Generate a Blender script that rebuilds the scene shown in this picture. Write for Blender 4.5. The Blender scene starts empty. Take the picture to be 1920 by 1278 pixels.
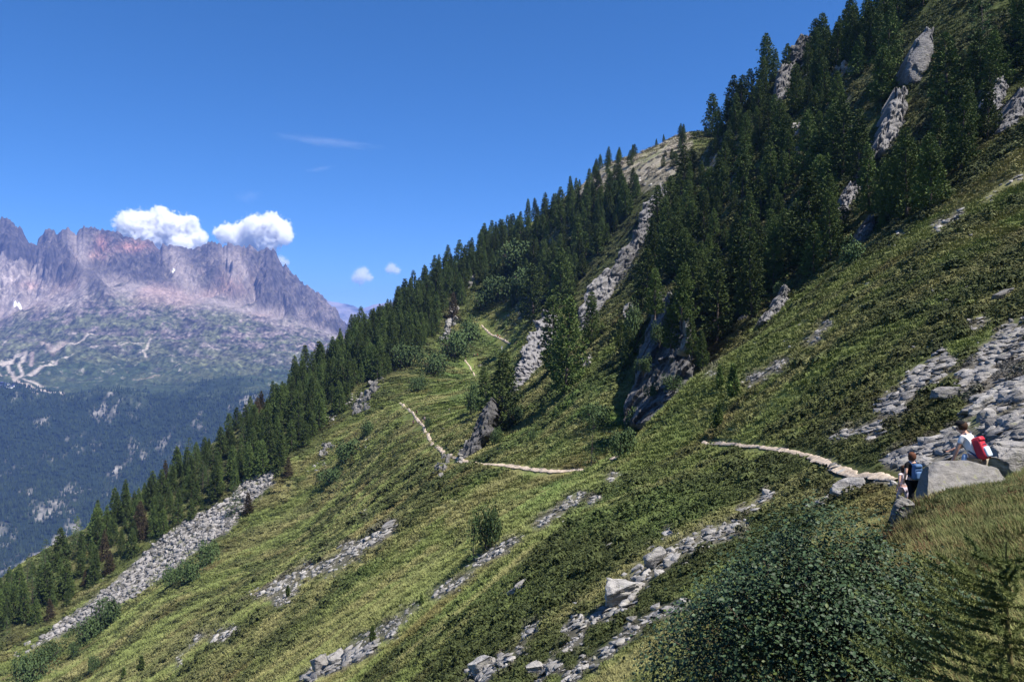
import bpy, bmesh, math, random
import numpy as np
from mathutils import Vector, Matrix, Euler

SC = bpy.context.scene
COL = SC.collection
R = math.radians

# ---------- camera, sky, sun, exposure ----------
cam_d = bpy.data.cameras.new('camera')
cam = bpy.data.objects.new('camera', cam_d); COL.objects.link(cam)
cam.location = (0, 0, 0); cam.rotation_euler = (R(90), 0, 0)
cam_d.sensor_width = 36; cam_d.lens = 36*1493/1920
cam_d.clip_start = .1; cam_d.clip_end = 120000
SC.camera = cam
SUN_EL, SUN_AZ = R(61), R(121)                # azimuth clockwise from the view direction (+y): to the right, a little behind
sun_dir = Vector((math.sin(SUN_AZ)*math.cos(SUN_EL), math.cos(SUN_AZ)*math.cos(SUN_EL), math.sin(SUN_EL)))
world = bpy.data.worlds.new('World'); SC.world = world; world.use_nodes = True
nt = world.node_tree; bg = nt.nodes['Background']
sky = nt.nodes.new('ShaderNodeTexSky'); sky.sky_type = 'NISHITA'; sky.sun_disc = False
sky.sun_elevation = SUN_EL; sky.sun_rotation = SUN_AZ
sky.altitude = 2200; sky.air_density = .85; sky.dust_density = .8; sky.ozone_density = 8
clear = nt.nodes.new('ShaderNodeHueSaturation'); clear.inputs['Saturation'].default_value = 1.17
nt.links.new(sky.outputs[0], clear.inputs['Color']); nt.links.new(clear.outputs[0], bg.inputs[0]); bg.inputs[1].default_value = .088
sl = bpy.data.lights.new('sun', 'SUN'); sl.energy = 5.0; sl.angle = R(.5); sl.color = (1, .945, .87)
sun = bpy.data.objects.new('sun', sl); COL.objects.link(sun)
sun.rotation_euler = sun_dir.to_track_quat('Z', 'Y').to_euler()
SC.view_settings.view_transform = 'Standard'; SC.view_settings.look = 'None'
SC.view_settings.exposure = .96; SC.view_settings.gamma = 1
SC.cycles.max_bounces = 12; SC.cycles.diffuse_bounces = 2; SC.cycles.glossy_bounces = 2
SC.cycles.transmission_bounces = 2; SC.cycles.transparent_max_bounces = 4; SC.cycles.volume_bounces = 12
SC.cycles.volume_step_rate = .35; SC.cycles.volume_max_steps = 256
SC.cycles.use_denoising = True

# ---------- terrain (pure numpy) ----------
import numpy as np, math
F = 1493.0; CX = 960.0; CY = 639.0          # photograph pixels; level camera at the origin

_P = np.random.RandomState(7).permutation(4096)
_G = np.random.RandomState(8).rand(4096).astype(np.float64)*2-1
def vnoise(x, y, z=None):
    """smooth value noise, -1..1, vectorised"""
    xi = np.floor(x).astype(np.int64); yi = np.floor(y).astype(np.int64)
    fx = x-xi; fy = y-yi
    fx = fx*fx*fx*(fx*(fx*6-15)+10); fy = fy*fy*fy*(fy*(fy*6-15)+10)
    def h(a, b, c=0): return _G[_P[(_P[(_P[a & 4095]+b) & 4095]+c) & 4095]]
    if z is None:
        a = h(xi, yi); b = h(xi+1, yi); c = h(xi, yi+1); d = h(xi+1, yi+1)
        return (a*(1-fx)+b*fx)*(1-fy)+(c*(1-fx)+d*fx)*fy
    zi = np.floor(z).astype(np.int64); fz = z-zi; fz = fz*fz*(3-2*fz)
    def lay(k):
        a = h(xi, yi, k); b = h(xi+1, yi, k); c = h(xi, yi+1, k); d = h(xi+1, yi+1, k)
        return (a*(1-fx)+b*fx)*(1-fy)+(c*(1-fx)+d*fx)*fy
    return lay(zi)*(1-fz)+lay(zi+1)*fz
def fbm(x, y, z=None, o=4, g=.5, l=2.03):
    s = 0; a = 1.0; n = 0
    for i in range(o):
        s = s+a*vnoise(x+17.3*i, y-9.1*i, None if z is None else z+5.7*i); n += a
        x = x*l; y = y*l; z = None if z is None else z*l; a *= g
    return s/n
def ridged(x, y, o=5, g=.55, l=2.07):
    s = 0; a = 1.0; n = 0
    for i in range(o):
        s = s+a*(1-2*np.abs(vnoise(x+31.7*i, y+11.9*i))); n += a
        x = x*l; y = y*l; a *= g
    return s/n

TRAIL = np.array([(-40, -6, -1.0), (0, .8, -1.6), (4, 4.0, -1.75), (10, 8.2, -2.3), (14.5, 10.2, -2.9), (17.8, 10.6, -3.45), (22, 11.1, -4.72), (28, 12.75, -4.85), (36, 14.5, -5.6), (50, 17.4, -6.9),
    (75, 18.6, -9.6), (100, 15.5, -15), (120, 11.2, -19.3), (140, -2.8, -21.6), (165, -12, -24), (250, -28, -25), (300, -42, -23.3),
    (380, -42, -18), (450, -40, -12), (800, -40, -60)])
_ty = np.linspace(-60, 800, 2000)
_tx = np.interp(_ty, TRAIL[:, 0], TRAIL[:, 1]); _tz = np.interp(_ty, TRAIL[:, 0], TRAIL[:, 2])
def _sm(a):                                   # smoothing that grows with distance
    out = a.copy()
    for k in range(len(_ty)):
        w = max(2.0, .07*abs(_ty[k])); m = np.abs(_ty-_ty[k]) < 3*w
        g = np.exp(-.5*((_ty[m]-_ty[k])/w)**2); out[k] = (a[m]*g).sum()/g.sum()
    return out
_tx = _sm(_tx); _tz = _sm(_tz)
def base(x, y):
    return np.interp(y, _ty, _tz)+.7*(x-np.interp(y, _ty, _tx))

CTRL = [  # photo x, photo y, depth in metres
 # knoll at the right
 (1900,1275,5.2),(1900,1100,8.2),(1750,1100,8.6),(1900,912,14),(1800,922,14.4),(1740,938,15.6),(1700,955,17),(1640,990,17.5),
 (1540,1330,9),(1500,1275,12),(1350,1340,14),(1220,1270,20),(1820,1150,8.0),(1740,1330,7),(1540,1420,7.2),(1860,1200,6.6),(1650,1060,14),(1560,1010,20),(1700,1340,6.5),
 # trail (feet of the walkers)
 (1838,938,17.8),(1710,958,22),(1640,895,28),(1560,870,36),(1480,845,50),(1400,835,62),(1330,830,75),
 # near face above the trail
 (1920,800,24),(1900,700,38),(1800,720,40),(1700,760,42),(1600,720,58),(1500,740,64),(1800,600,58),(1900,540,62),(1600,600,72),(1400,760,74),
 (1920,400,82),(1800,450,82),(1700,500,84),(1500,620,86),(1380,720,84),
 # its far edge
 (1920,262,104),(1800,360,104),(1700,430,104),(1600,500,104),(1480,590,104),(1400,650,103),(1310,705,102),(1240,780,102),(1170,850,101),
 # near face below the trail
 (1560,930,32),(1450,900,42),(1350,900,52),(1250,880,72),(1300,980,38),(1170,1120,33),(1100,1000,52),(900,1270,37),(640,1270,82),(900,1100,70),
 (700,1150,100),(1000,960,85),(1080,900,104),(400,1270,130),(750,1000,135),(900,930,128),(300,1270,157),(500,1100,175),(100,1270,225),(300,1130,225),
 # second face: green combe behind the near edge
 (1110,885,120),(1000,880,130),(930,872,140),(850,862,165),(1100,760,140),(1180,690,150),(1000,800,160),(1130,820,128),(1210,770,134),(1280,735,134),
 (1230,570,150),(1160,700,146),(1060,690,178),
 # third face with the far trail
 (800,810,235),(780,770,262),(750,757,300),(890,700,375),(880,680,385),(945,635,405),(910,617,425),(820,730,320),(700,870,250),(600,960,255),(900,760,260),(640,900,262),(930,690,330),
 (940,805,172),(860,790,225),(980,730,215),(1000,640,300),(1040,600,320),
 (500,1010,255),(430,990,270),(300,1090,262),(200,1165,255),(90,1205,252),(20,1230,250),
 # forest, lower edge and inside
 (512,895,288),(440,945,283),(330,1010,278),(210,1100,270),(100,1180,262),(0,1215,256),(620,830,300),(700,745,330),(780,690,365),(860,625,425),
 # skyline ground, left side
 (0,1110,300),(100,1050,305),(250,950,325),(370,860,350),(510,755,385),(640,655,430),(750,570,470),(870,480,500),(1000,415,505),(1060,372,480),(1130,310,450),(1200,290,440),(1290,248,430),
 (950,520,455),(1060,480,400),(1100,420,410),(1150,560,300),(1180,480,320),(1230,400,330),
 # forest ground, upper right
 (1250,520,195),(1320,560,165),(1400,560,140),(1420,420,180),(1400,300,215),(1340,360,240),(1520,470,140),(1540,320,170),(1620,380,135),(1700,300,135),(1720,200,150),(1800,250,125),(1900,160,130),(1850,60,150),
 (1600,150,190),(1500,200,220),(1650,40,225),(1920,-60,165),(1800,-60,190),
 (1720,-20,232),(1560,75,244),(1460,150,248),(1350,250,250),(1300,330,252),
]
# ground beyond the ridges (never seen from the camera)
BACK = [(0,1110,300,40),(100,1050,305,40),(250,950,325,40),(370,860,350,40),(510,755,385,40),(640,655,430,45),(750,570,470,45),(870,480,500,50),(1000,415,505,50),(1060,372,480,30),(1130,310,450,30),(1200,290,440,30),(1290,248,430,30),
 (1720,-20,232,12),(1560,75,244,14),(1460,150,248,16),(1350,250,250,18)]
def p3(px, py, d): return ((px-CX)/F*d, d, (CY-py)/F*d)
_cp = [p3(*c) for c in CTRL]
for px, py, d, dr in BACK:
    x, y, z = p3(px, py, d); e = d*1.22
    _cp.append((x*1.22, e, z*1.22-dr*1.25 if z > 0 else z-dr*.6))
    if px < 1100: _cp.append((x*1.6, d*1.6, z-dr*4))
for yy in (-20, -8, 0): _cp += [(np.interp(yy, _ty, _tx)+dx, yy, np.interp(yy, _ty, _tz)+.7*dx+(.15*abs(dx) if dx < 0 else 0)) for dx in (-14, 0, 16)]
for yy, xx in ((30, -40), (60, -90), (120, -160), (200, -240), (60, 90), (100, 150), (200, 260), (30, 50)): _cp.append((xx, yy, float(base(xx, yy))))
_cp += [(-420, 420, -300.), (-300, 600, -320.), (-600, 700, -520.), (0, 700, -130.), (300, 700, 120.), (560, 520, 260.)]
_cp = np.array(_cp, float)
def _q(x, y):
    s = np.sqrt(np.maximum(y, 0)**2+16)
    return np.stack([2.2*x/s, 1.0*np.log(s)], -1), s
_cq, _cs = _q(_cp[:, 0], _cp[:, 1])
def _phi(r2): return .5*r2*np.log(r2+1e-12)
_n = len(_cp)
_A = np.zeros((_n+3, _n+3)); _d2 = ((_cq[:, None]-_cq[None])**2).sum(-1)
_A[:_n, :_n] = _phi(_d2)+np.eye(_n)*2e-3
_A[:_n, _n] = 1; _A[:_n, _n+1:] = _cq; _A[_n:, :_n] = _A[:_n, _n:].T
_b = np.zeros(_n+3); _b[:_n] = (_cp[:, 2]-base(_cp[:, 0], _cp[:, 1]))/_cs
_w = np.linalg.solve(_A, _b)
def H0(x, y):
    x = np.asarray(x, float); y = np.asarray(y, float); sh = x.shape; x = x.ravel(); y = y.ravel(); out = np.empty(len(x))
    for i in range(0, len(x), 40000):
        q, s = _q(x[i:i+40000], y[i:i+40000])
        r = _phi(((q[:, None]-_cq[None])**2).sum(-1))@_w[:_n]+_w[_n]+q@_w[_n+1:]
        out[i:i+40000] = base(x[i:i+40000], y[i:i+40000])+r*s
    return out.reshape(sh)
def HN(x, y):                                  # relief noise: gullies along the fall line plus hummocks
    d = np.sqrt(x*x+y*y)
    k = np.clip((d-12)/60, 0, 1)
    n = 1.1*k*np.clip(d/120, .3, 2.2)*fbm(x*.012+3, y*.055, o=3)
    n = n+(.12+.22*k)*fbm(x*.35, y*.35, o=3)+.35*k*fbm(x*.09+9, y*.13, o=3)
    y_ = np.clip(y, -50, 790); return n*(1-.88*np.exp(-((x-np.interp(y_, _ty, _tx))/(1.1+.006*d))**2)*(y < 180))
def H(x, y): return H0(x, y)+HN(np.asarray(x, float), np.asarray(y, float))
# ---------- end terrain ----------
# ---------- helpers ----------
from mathutils.kdtree import KDTree
rng = np.random.RandomState(11)
def mesh_np(name, V, faces, mats=(), smooth=False, fmat=None, attrs=None):
    """faces: array (n,k) or list of such arrays"""
    me = bpy.data.meshes.new(name)
    V = np.asarray(V, np.float32).reshape(-1, 3)
    if isinstance(faces, np.ndarray): faces = [faces]
    faces = [np.asarray(f, np.int32) for f in faces if len(f)]
    me.vertices.add(len(V)); me.vertices.foreach_set('co', V.ravel())
    nl = sum(f.size for f in faces); npoly = sum(len(f) for f in faces)
    me.loops.add(nl); me.polygons.add(npoly)
    if npoly:
        me.loops.foreach_set('vertex_index', np.concatenate([f.ravel() for f in faces]))
        tot = np.concatenate([np.full(len(f), f.shape[1], np.int32) for f in faces])
        me.polygons.foreach_set('loop_start', np.concatenate([[0], np.cumsum(tot)[:-1]]).astype(np.int32))
        if fmat is not None: me.polygons.foreach_set('material_index', np.asarray(fmat, np.int32))
        if smooth: me.polygons.foreach_set('use_smooth', np.ones(npoly, bool))
    for m in mats: me.materials.append(m)
    for k, (typ, val) in (attrs or {}).items():
        a = me.attributes.new(k, typ, 'POINT'); val = np.asarray(val)
        key = {'FLOAT': 'value', 'INT': 'value', 'BOOLEAN': 'value', 'FLOAT_VECTOR': 'vector', 'FLOAT_COLOR': 'color'}[typ]
        if typ == 'FLOAT_COLOR' and val.shape[1] == 3: val = np.concatenate([val, np.ones((len(val), 1))], 1)
        a.data.foreach_set(key, val.astype({'INT': np.int32, 'BOOLEAN': bool}.get(typ, np.float32)).ravel())
    me.update(calc_edges=True); me.validate()
    return me
def link(name, me, parent=None, loc=(0, 0, 0), rot=(0, 0, 0), scale=(1, 1, 1), label=None, cat=None, group=None, kind=None):
    o = bpy.data.objects.new(name, me); COL.objects.link(o)
    o.location = loc; o.rotation_euler = rot
    o.scale = scale if hasattr(scale, '__len__') else (scale,)*3
    if parent is not None: o.parent = parent
    for k, v in (('label', label), ('category', cat), ('group', group), ('kind', kind)):
        if v: o[k] = v
    return o
class MB:
    """collects shapes into one mesh"""
    def __init__(s): s.V = []; s.F = {}; s.n = 0
    def add(s, V, F):
        V = np.asarray(V, float)
        for f in F: s.F.setdefault(len(f), []).append([i+s.n for i in f])
        s.V.append(V); s.n += len(V)
    def addnp(s, V, F):
        s.F.setdefault(F.shape[1], []).extend((F+s.n).tolist()); s.V.append(np.asarray(V, float)); s.n += len(V)
    def box(s, c, h, rot=None):
        v = np.array([(x, y, z) for x in (-1, 1) for y in (-1, 1) for z in (-1, 1)], float)*h
        if rot is not None: v = v@np.array(Euler(rot).to_matrix()).T
        s.add(v+np.array(c), [(0, 1, 3, 2), (4, 6, 7, 5), (0, 4, 5, 1), (2, 3, 7, 6), (0, 2, 6, 4), (1, 5, 7, 3)])
    def tube(s, pts, rad, n=6, cap=True):
        pts = np.asarray(pts, float); rad = np.broadcast_to(np.asarray(rad, float), (len(pts),)); V = []
        for i, p in enumerate(pts):
            t = pts[min(i+1, len(pts)-1)]-pts[max(i-1, 0)]; t = t/(np.linalg.norm(t)+1e-9)
            a = np.cross(t, (0, 0, 1)) if abs(t[2]) < .95 else np.cross(t, (0, 1, 0)); a /= np.linalg.norm(a); b = np.cross(t, a)
            for k in range(n): V.append(p+rad[i]*(math.cos(2*math.pi*k/n)*a+math.sin(2*math.pi*k/n)*b))
        F = [(i*n+k, i*n+(k+1) % n, (i+1)*n+(k+1) % n, (i+1)*n+k) for i in range(len(pts)-1) for k in range(n)]
        if cap: F += [tuple(range(n)), tuple(range((len(pts)-1)*n, len(pts)*n))[::-1]]
        s.add(V, F)
    def mesh(s, name, mats, smooth=False):
        if not hasattr(mats, '__len__'): mats = [mats]
        return mesh_np(name, np.concatenate(s.V) if s.V else np.zeros((0, 3)), [np.array(f) for f in s.F.values()], mats, smooth)
def new_mat(name, rough=.85, spec=.25):
    m = bpy.data.materials.new(name); m.use_nodes = True; n = m.node_tree.nodes; b = n['Principled BSDF']
    b.inputs['Roughness'].default_value = rough; b.inputs['Specular IOR Level'].default_value = spec
    return m, m.node_tree, b
def N(t, typ, **kw):
    n = t.nodes.new(typ)
    for k, v in kw.items():
        if k.startswith('i_'):
            key = k[2:]; n.inputs[int(key) if key.isdigit() else key].default_value = v
        else: setattr(n, k, v)
    return n
def L(t, a, b): t.links.new(a, b)
def ramp(t, fac, stops):
    r = t.nodes.new('ShaderNodeValToRGB'); e = r.color_ramp.elements
    while len(e) < len(stops): e.new(.5)
    for el, (p, c) in zip(e, stops): el.position = p; el.color = (*c, 1)
    L(t, fac, r.inputs[0]); return r.outputs[0]
def mix(t, fac, a, b, mode='MIX'):
    m = t.nodes.new('ShaderNodeMix'); m.data_type = 'RGBA'; m.blend_type = mode
    for s, v in ((m.inputs[0], fac), (m.inputs[6], a), (m.inputs[7], b)):
        if hasattr(v, 'is_linked') or isinstance(v, bpy.types.NodeSocket): L(t, v, s)
        elif isinstance(v, (int, float)): s.default_value = v
        else: s.default_value = (*v, 1)
    return m.outputs[2]
def noise(t, scale, detail=5, rough=.6, vec=None, dist=0):
    n = N(t, 'ShaderNodeTexNoise', i_Scale=scale, i_Detail=detail, i_Roughness=rough, i_Distortion=dist)
    if vec is not None: L(t, vec, n.inputs['Vector'])
    return n.outputs[0]
def geo_pos(t): return N(t, 'ShaderNodeNewGeometry').outputs['Position']
def scaled(t, vec, s):
    n = N(t, 'ShaderNodeVectorMath', operation='MULTIPLY'); L(t, vec, n.inputs[0]); n.inputs[1].default_value = s; return n.outputs[0]
def bump(t, b, h, strength=.5, dist=.1):
    n = N(t, 'ShaderNodeBump', i_Strength=strength, i_Distance=dist); L(t, h, n.inputs['Height']); L(t, n.outputs[0], b.inputs['Normal'])
def hsv(t, col, v, s=1.0, h=.5):
    n = N(t, 'ShaderNodeHueSaturation'); n.inputs['Hue'].default_value = h; n.inputs['Saturation'].default_value = s
    if isinstance(v, bpy.types.NodeSocket): L(t, v, n.inputs['Value'])
    else: n.inputs['Value'].default_value = v
    L(t, col, n.inputs['Color']); return n.outputs[0]
def maprange(t, v, a, b, c, d):
    n = N(t, 'ShaderNodeMapRange'); L(t, v, n.inputs[0])
    for i, x in enumerate((a, b, c, d)): n.inputs[i+1].default_value = x
    return n.outputs[0]

# ---------- what the camera's rays meet: pixel -> point on the hillside ----------
_tu = np.linspace(-.72, .72, 481); _td = np.exp(np.linspace(math.log(3.5), math.log(760), 620))
_TZ = H(_tu[None]*_td[:, None], np.repeat(_td[:, None], len(_tu), 1))
_TP = CY-_TZ/_td[:, None]*F; _TM = np.minimum.accumulate(_TP, 0)
def hits(px, py):
    px = np.atleast_1d(np.asarray(px, float)); py = np.atleast_1d(np.asarray(py, float)); d = np.empty(len(px))
    c = np.clip(np.round(((px-CX)/F-_tu[0])/(_tu[1]-_tu[0])).astype(int), 0, len(_tu)-1)
    for i in range(len(px)):
        col = _TM[:, c[i]]; k = int(np.searchsorted(-col, -py[i]))
        if k >= len(col): k = int(np.argmin(col)); d[i] = _td[k]; continue
        if k == 0: d[i] = _td[0]; continue
        a, b = col[k-1], col[k]; f = (a-py[i])/max(a-b, 1e-6); d[i] = _td[k-1]+f*(_td[k]-_td[k-1])
    x = (px-CX)/F*d
    return np.stack([x, d, H(x, d)], 1)
def hit(px, py): return hits([px], [py])[0]
def vis_margin(x, y, z):
    """pixels by which a point stands under the line of sight over nearer ground (0: seen)"""
    c = np.clip(np.round((x/y-_tu[0])/(_tu[1]-_tu[0])).astype(int), 0, len(_tu)-1)
    k = np.clip(np.searchsorted(_td, y)-2, 0, len(_td)-1)
    return (CY-z/y*F)-_TM[k, c]
def inpoly(px, py, poly):
    px = np.asarray(px, float); py = np.asarray(py, float); ins = np.zeros(px.shape, bool); n = len(poly)
    for i in range(n):
        x0, y0 = poly[i]; x1, y1 = poly[(i+1) % n]
        c = (y0 > py) != (y1 > py)
        with np.errstate(divide='ignore', invalid='ignore'): ins ^= c & (px < (x1-x0)*(py-y0)/(y1-y0+1e-12)+x0)
    return ins
def in_poly_pts(poly, n, r=rng):
    P = np.array(poly, float); out = np.zeros((0, 2))
    while len(out) < n:
        q = r.uniform(P.min(0), P.max(0), (n*3, 2)); out = np.concatenate([out, q[inpoly(q[:, 0], q[:, 1], poly)]])
    return out[:n]

# ---------- plant cover colours (what grows where) ----------
LUSH = [(1130,780,90,60,1.),(1050,840,90,45,.8),(1000,920,120,50,.7),(880,720,70,60,.6),(930,640,50,50,.6),(1080,960,120,40,.35),(1560,290,60,60,.4),(800,1100,150,60,.5),(1250,960,120,45,.35),(1300,800,80,30,.3)]
DRY = [(640,1195,330,42,-34,.85),(930,1040,240,26,-36,.75),(300,1230,200,30,-34,.7),(760,1110,240,24,-34,.9),(950,960,220,10,-36,.7),(480,1010,150,14,-33,.7),(420,1240,160,16,-33,.9),(250,1190,120,12,-33,.6),(1700,470,260,25,-33,.5),(1500,640,200,20,-36,.5),(1050,850,140,14,-40,.6),(1800,1010,110,45,0,.45),(1870,960,80,40,0,.4),(900,700,60,25,-60,.4),(1560,930,30,20,0,.4)]
BROWN = [(1640,930,70,35,0,1.),(1720,1060,40,90,0,.6),(1560,780,120,30,-20,.3),(1740,810,60,60,0,.5),(1350,640,60,30,-50,.7),(1300,560,60,60,0,.5),(1780,1080,70,40,0,.5)]
C_SHRUB = np.array((.057, .071, .023)); C_GREEN = np.array((.122, .150, .044)); C_STRAW = np.array((.215, .196, .085))
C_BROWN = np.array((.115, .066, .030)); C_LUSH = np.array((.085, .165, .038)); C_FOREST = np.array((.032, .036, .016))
FOREST_POLY = [[(0,1090),(250,930),(510,740),(640,640),(750,560),(880,470),(1000,400),(930,560),(880,590),(800,660),(715,725),(600,830),(512,885),(430,935),(330,1000),(210,1090),(90,1175),(0,1210)],
 [(1290,260),(1440,110),(1560,40),(1720,-60),(1960,-60),(1960,200),(1880,250),(1780,340),(1640,450),(1490,560),(1400,620),(1330,660),(1270,620),(1190,600),(1120,600),(1060,560),(980,600),(930,560),(1000,420),(1130,380),(1250,320)]]
BARE_POLY = [(1055,372),(1095,330),(1130,300),(1200,270),(1290,240),(1300,270),(1262,330),(1235,352),(1180,368),(1120,362)]
SCREE_POLY = [[(1935,590),(1850,650),(1800,690),(1790,740),(1815,765),(1790,795),(1740,830),(1665,850),(1655,870),(1705,876),(1800,872),(1935,862)],
 [(50,1222),(100,1176),(210,1092),(330,986),(430,932),(445,910),(512,878),(518,908),(470,942),(438,990),(330,1068),(220,1140),(80,1210)]]
STONE_MAP = None
def stone_density(px, py):
    if STONE_MAP is None: return np.zeros_like(px)
    i = np.clip((np.asarray(px)/6).astype(int), 0, STONE_MAP.shape[0]-1); j = np.clip((np.asarray(py)/6).astype(int), 0, STONE_MAP.shape[1]-1)
    return STONE_MAP[i, j]*((px > -20) & (px < 1940) & (py > 0) & (py < 1300))
def cover(x, y, z):
    px = CX+x/np.maximum(y, 1)*F; py = CY-z/np.maximum(y, 1)*F
    d = np.sqrt(x*x+y*y)
    big = fbm(x*.018+5, y*.085, o=4); mid = fbm(x*.11, y*.2+4, o=3); fin = fbm(x*.7+2, y*.7, o=2)
    n = big*.9+mid*.8+fin*.35
    shrub = np.clip(.5+2.6*(n-.02), 0, 1)
    dry = np.clip(.42-1.3*fbm(x*.03+40, y*.14+9, o=3)-.9*fbm(x*.25+7, y*.3, o=2)-.35, 0, 1)
    lush = np.zeros_like(x); brn = np.clip(fbm(x*.12+70, y*.16, o=3)*1.4-.35, 0, .6)
    for a, b, rx, ry, w in LUSH: lush = np.maximum(lush, w*np.exp(-(((px-a)/rx)**2+((py-b)/ry)**2)))
    for lst, tgt in ((DRY, 'd'), (BROWN, 'b')):
        for a, b, rx, ry, an, w in lst:
            c, s = math.cos(R(an)), math.sin(R(an)); u = (px-a)*c+(py-b)*s; v = -(px-a)*s+(py-b)*c
            g = w*np.exp(-((u/rx)**2+(v/ry)**2))
            if tgt == 'd': dry = np.maximum(dry, g*(.75+.6*mid))
            else: brn = np.maximum(brn, g*(.8+.7*fin))
    lush = np.clip(lush*(.8+.8*mid), 0, 1); dry = np.clip(dry, 0, 1)
    shrub = np.clip(shrub*(1-.75*lush)*(1-.7*dry), 0, 1)
    col = C_GREEN+(C_SHRUB-C_GREEN)*shrub[:, None]
    col = col+(C_LUSH-col)*(lush*.8)[:, None]
    col = col+(C_STRAW-col)*(dry*.75)[:, None]
    col = col+(C_BROWN-col)*(np.clip(brn, 0, 1)*.7)[:, None]
    gb = inpoly(px, py, BARE_POLY)*(d > 300)*np.clip(.9+1.2*mid, .3, 1)
    col = col+(np.array((.33, .29, .235))-col)*(gb*.85)[:, None]
    g = np.maximum(inpoly(px, py, SCREE_POLY[0])*(d < 60), inpoly(px, py, SCREE_POLY[1])*(d > 200))*np.clip(.8+1.2*mid, .35, 1)
    col = col+(np.array((.16, .15, .145))-col)*(g*.85)[:, None]
    sd = stone_density(px, py)*(d < 190); col = col+(np.array((.12, .105, .085))-col)*(sd*.8)[:, None]
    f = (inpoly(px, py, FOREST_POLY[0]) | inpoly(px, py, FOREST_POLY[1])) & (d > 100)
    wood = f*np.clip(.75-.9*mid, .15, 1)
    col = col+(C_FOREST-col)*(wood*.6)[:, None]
    return col, shrub, dry, lush, f

# ---------- rock ----------
def rock_material(name, c0, c1, c2, lichen=.35, scale=1.0, coord='object'):
    m, t, b = new_mat(name, .8, .3)
    p = geo_pos(t) if coord == 'world' else N(t, 'ShaderNodeTexCoord').outputs['Object']
    p = geo_pos(t)
    big = noise(t, .55*scale, 6, .62, p); st = noise(t, 1.6*scale, 5, .65, scaled(t, p, (1.2, 1.0, 4.5)), .6); fine = noise(t, 9*scale, 6, .7, p)
    col = ramp(t, st, [(.32, c0), (.52, c1), (.72, c2)])
    col = mix(t, maprange(t, big, .42, .62, 0, .55), col, c1)
    rnd = N(t, 'ShaderNodeObjectInfo').outputs['Random']
    col = hsv(t, col, maprange(t, rnd, 0, 1, .6, 1.2), .9)
    li = maprange(t, noise(t, 3.2*scale, 6, .75, p, .4), .585, .63, 0, lichen)
    col = mix(t, li, col, (.23, .24, .09))
    dk = maprange(t, noise(t, 2.1*scale, 6, .7, scaled(t, p, (1, 1, .45))), .56, .66, 0, .55)
    col = mix(t, dk, col, (.045, .042, .045))
    L(t, col, b.inputs['Base Color'])
    h = N(t, 'ShaderNodeMath', operation='ADD'); L(t, st, h.inputs[0]); L(t, fine, h.inputs[1])
    bump(t, b, h.outputs[0], .8, .12/scale)
    return m
M_ROCK = rock_material('grey_gneiss', (.12, .115, .11), (.26, .247, .235), (.42, .40, .38), .35, 1.0)
M_CLIFF = rock_material('weathered_cliff_rock', (.085, .082, .085), (.19, .183, .187), (.31, .30, .295), .40, .35)
M_PALE = rock_material('pale_lichen_rock', (.15, .143, .135), (.30, .284, .264), (.45, .43, .40), .5, 1.6)
M_TALUS = rock_material('talus_rock', (.14, .133, .13), (.27, .255, .245), (.40, .375, .36), .15, .8)

M_CLIFF_SHADE = rock_material('shade_toned_streaked_cliff_rock', (.065, .062, .062), (.155, .148, .146), (.28, .268, .255), .45, .55)  # cliff rock toned down, the shade on the big cliff put into its colour

def hull_mesh(seed, dims=(1, .75, .45), n=16, power=.55):
    """an angular stone: convex hull of points on a squarish ellipsoid, unit half size"""
    r = np.random.RandomState(seed)
    v = r.normal(size=(n, 3)); v /= np.linalg.norm(v, axis=1)[:, None]
    v = np.sign(v)*np.abs(v)**power; v *= r.uniform(.78, 1.08, (n, 1)); v *= np.array(dims)
    bm = bmesh.new()
    for p in v: bm.verts.new(p)
    out = bmesh.ops.convex_hull(bm, input=bm.verts)
    junk = [g for g in out['geom_interior']+out['geom_unused'] if isinstance(g, bmesh.types.BMVert)]
    if junk: bmesh.ops.delete(bm, geom=list(set(junk)), context='VERTS')
    bmesh.ops.dissolve_limit(bm, angle_limit=R(14), verts=bm.verts, edges=bm.edges)
    bmesh.ops.bevel(bm, geom=list(bm.edges), offset=.010, segments=1, profile=.5, affect='EDGES', clamp_overlap=True)
    bmesh.ops.triangulate(bm, faces=[f for f in bm.faces if len(f.verts) > 4])
    bm.verts.ensure_lookup_table(); bm.verts.index_update()
    V = np.array([q.co[:] for q in bm.verts]); T = [[q.index for q in f.verts] for f in bm.faces]; bm.free()
    return V, T
PROTO_ROCK = [hull_mesh(100+i, d, n, pw*.8) for i, (d, n, pw) in enumerate([((1, .7, .30), 10, .6), ((1, .6, .2), 9, .5), ((1, .8, .45), 11, .7), ((1, .5, .35), 10, .6), ((1, .7, .16), 10, .5), ((1, .85, .6), 12, .8), ((1, .4, .22), 9, .5), ((1, .65, .4), 10, .65), ((1, .75, .25), 12, .6), ((1, .42, .15), 9, .5)])]
ROCK_MESH = []
for i, (V, T) in enumerate(PROTO_ROCK):
    mb = MB(); mb.add(V, T); ROCK_MESH.append(mb.mesh('stone_%d' % i, M_ROCK))
ROCK_MESH_P = []
for i, (V, T) in enumerate(PROTO_ROCK):
    mb = MB(); mb.add(V, T); ROCK_MESH_P.append(mb.mesh('pale_stone_%d' % i, M_PALE))
def fall_frame(x, y):
    """rough fall-line yaw and slope pitch of the hillside at a point"""
    e = max(.5, .01*y); gx = float(H0(x+e, y)-H0(x-e, y))/(2*e); gy = float(H0(x, y+e)-H0(x, y-e))/(2*e)
    return math.atan2(gy, gx), math.atan(math.hypot(gx, gy))
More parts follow.
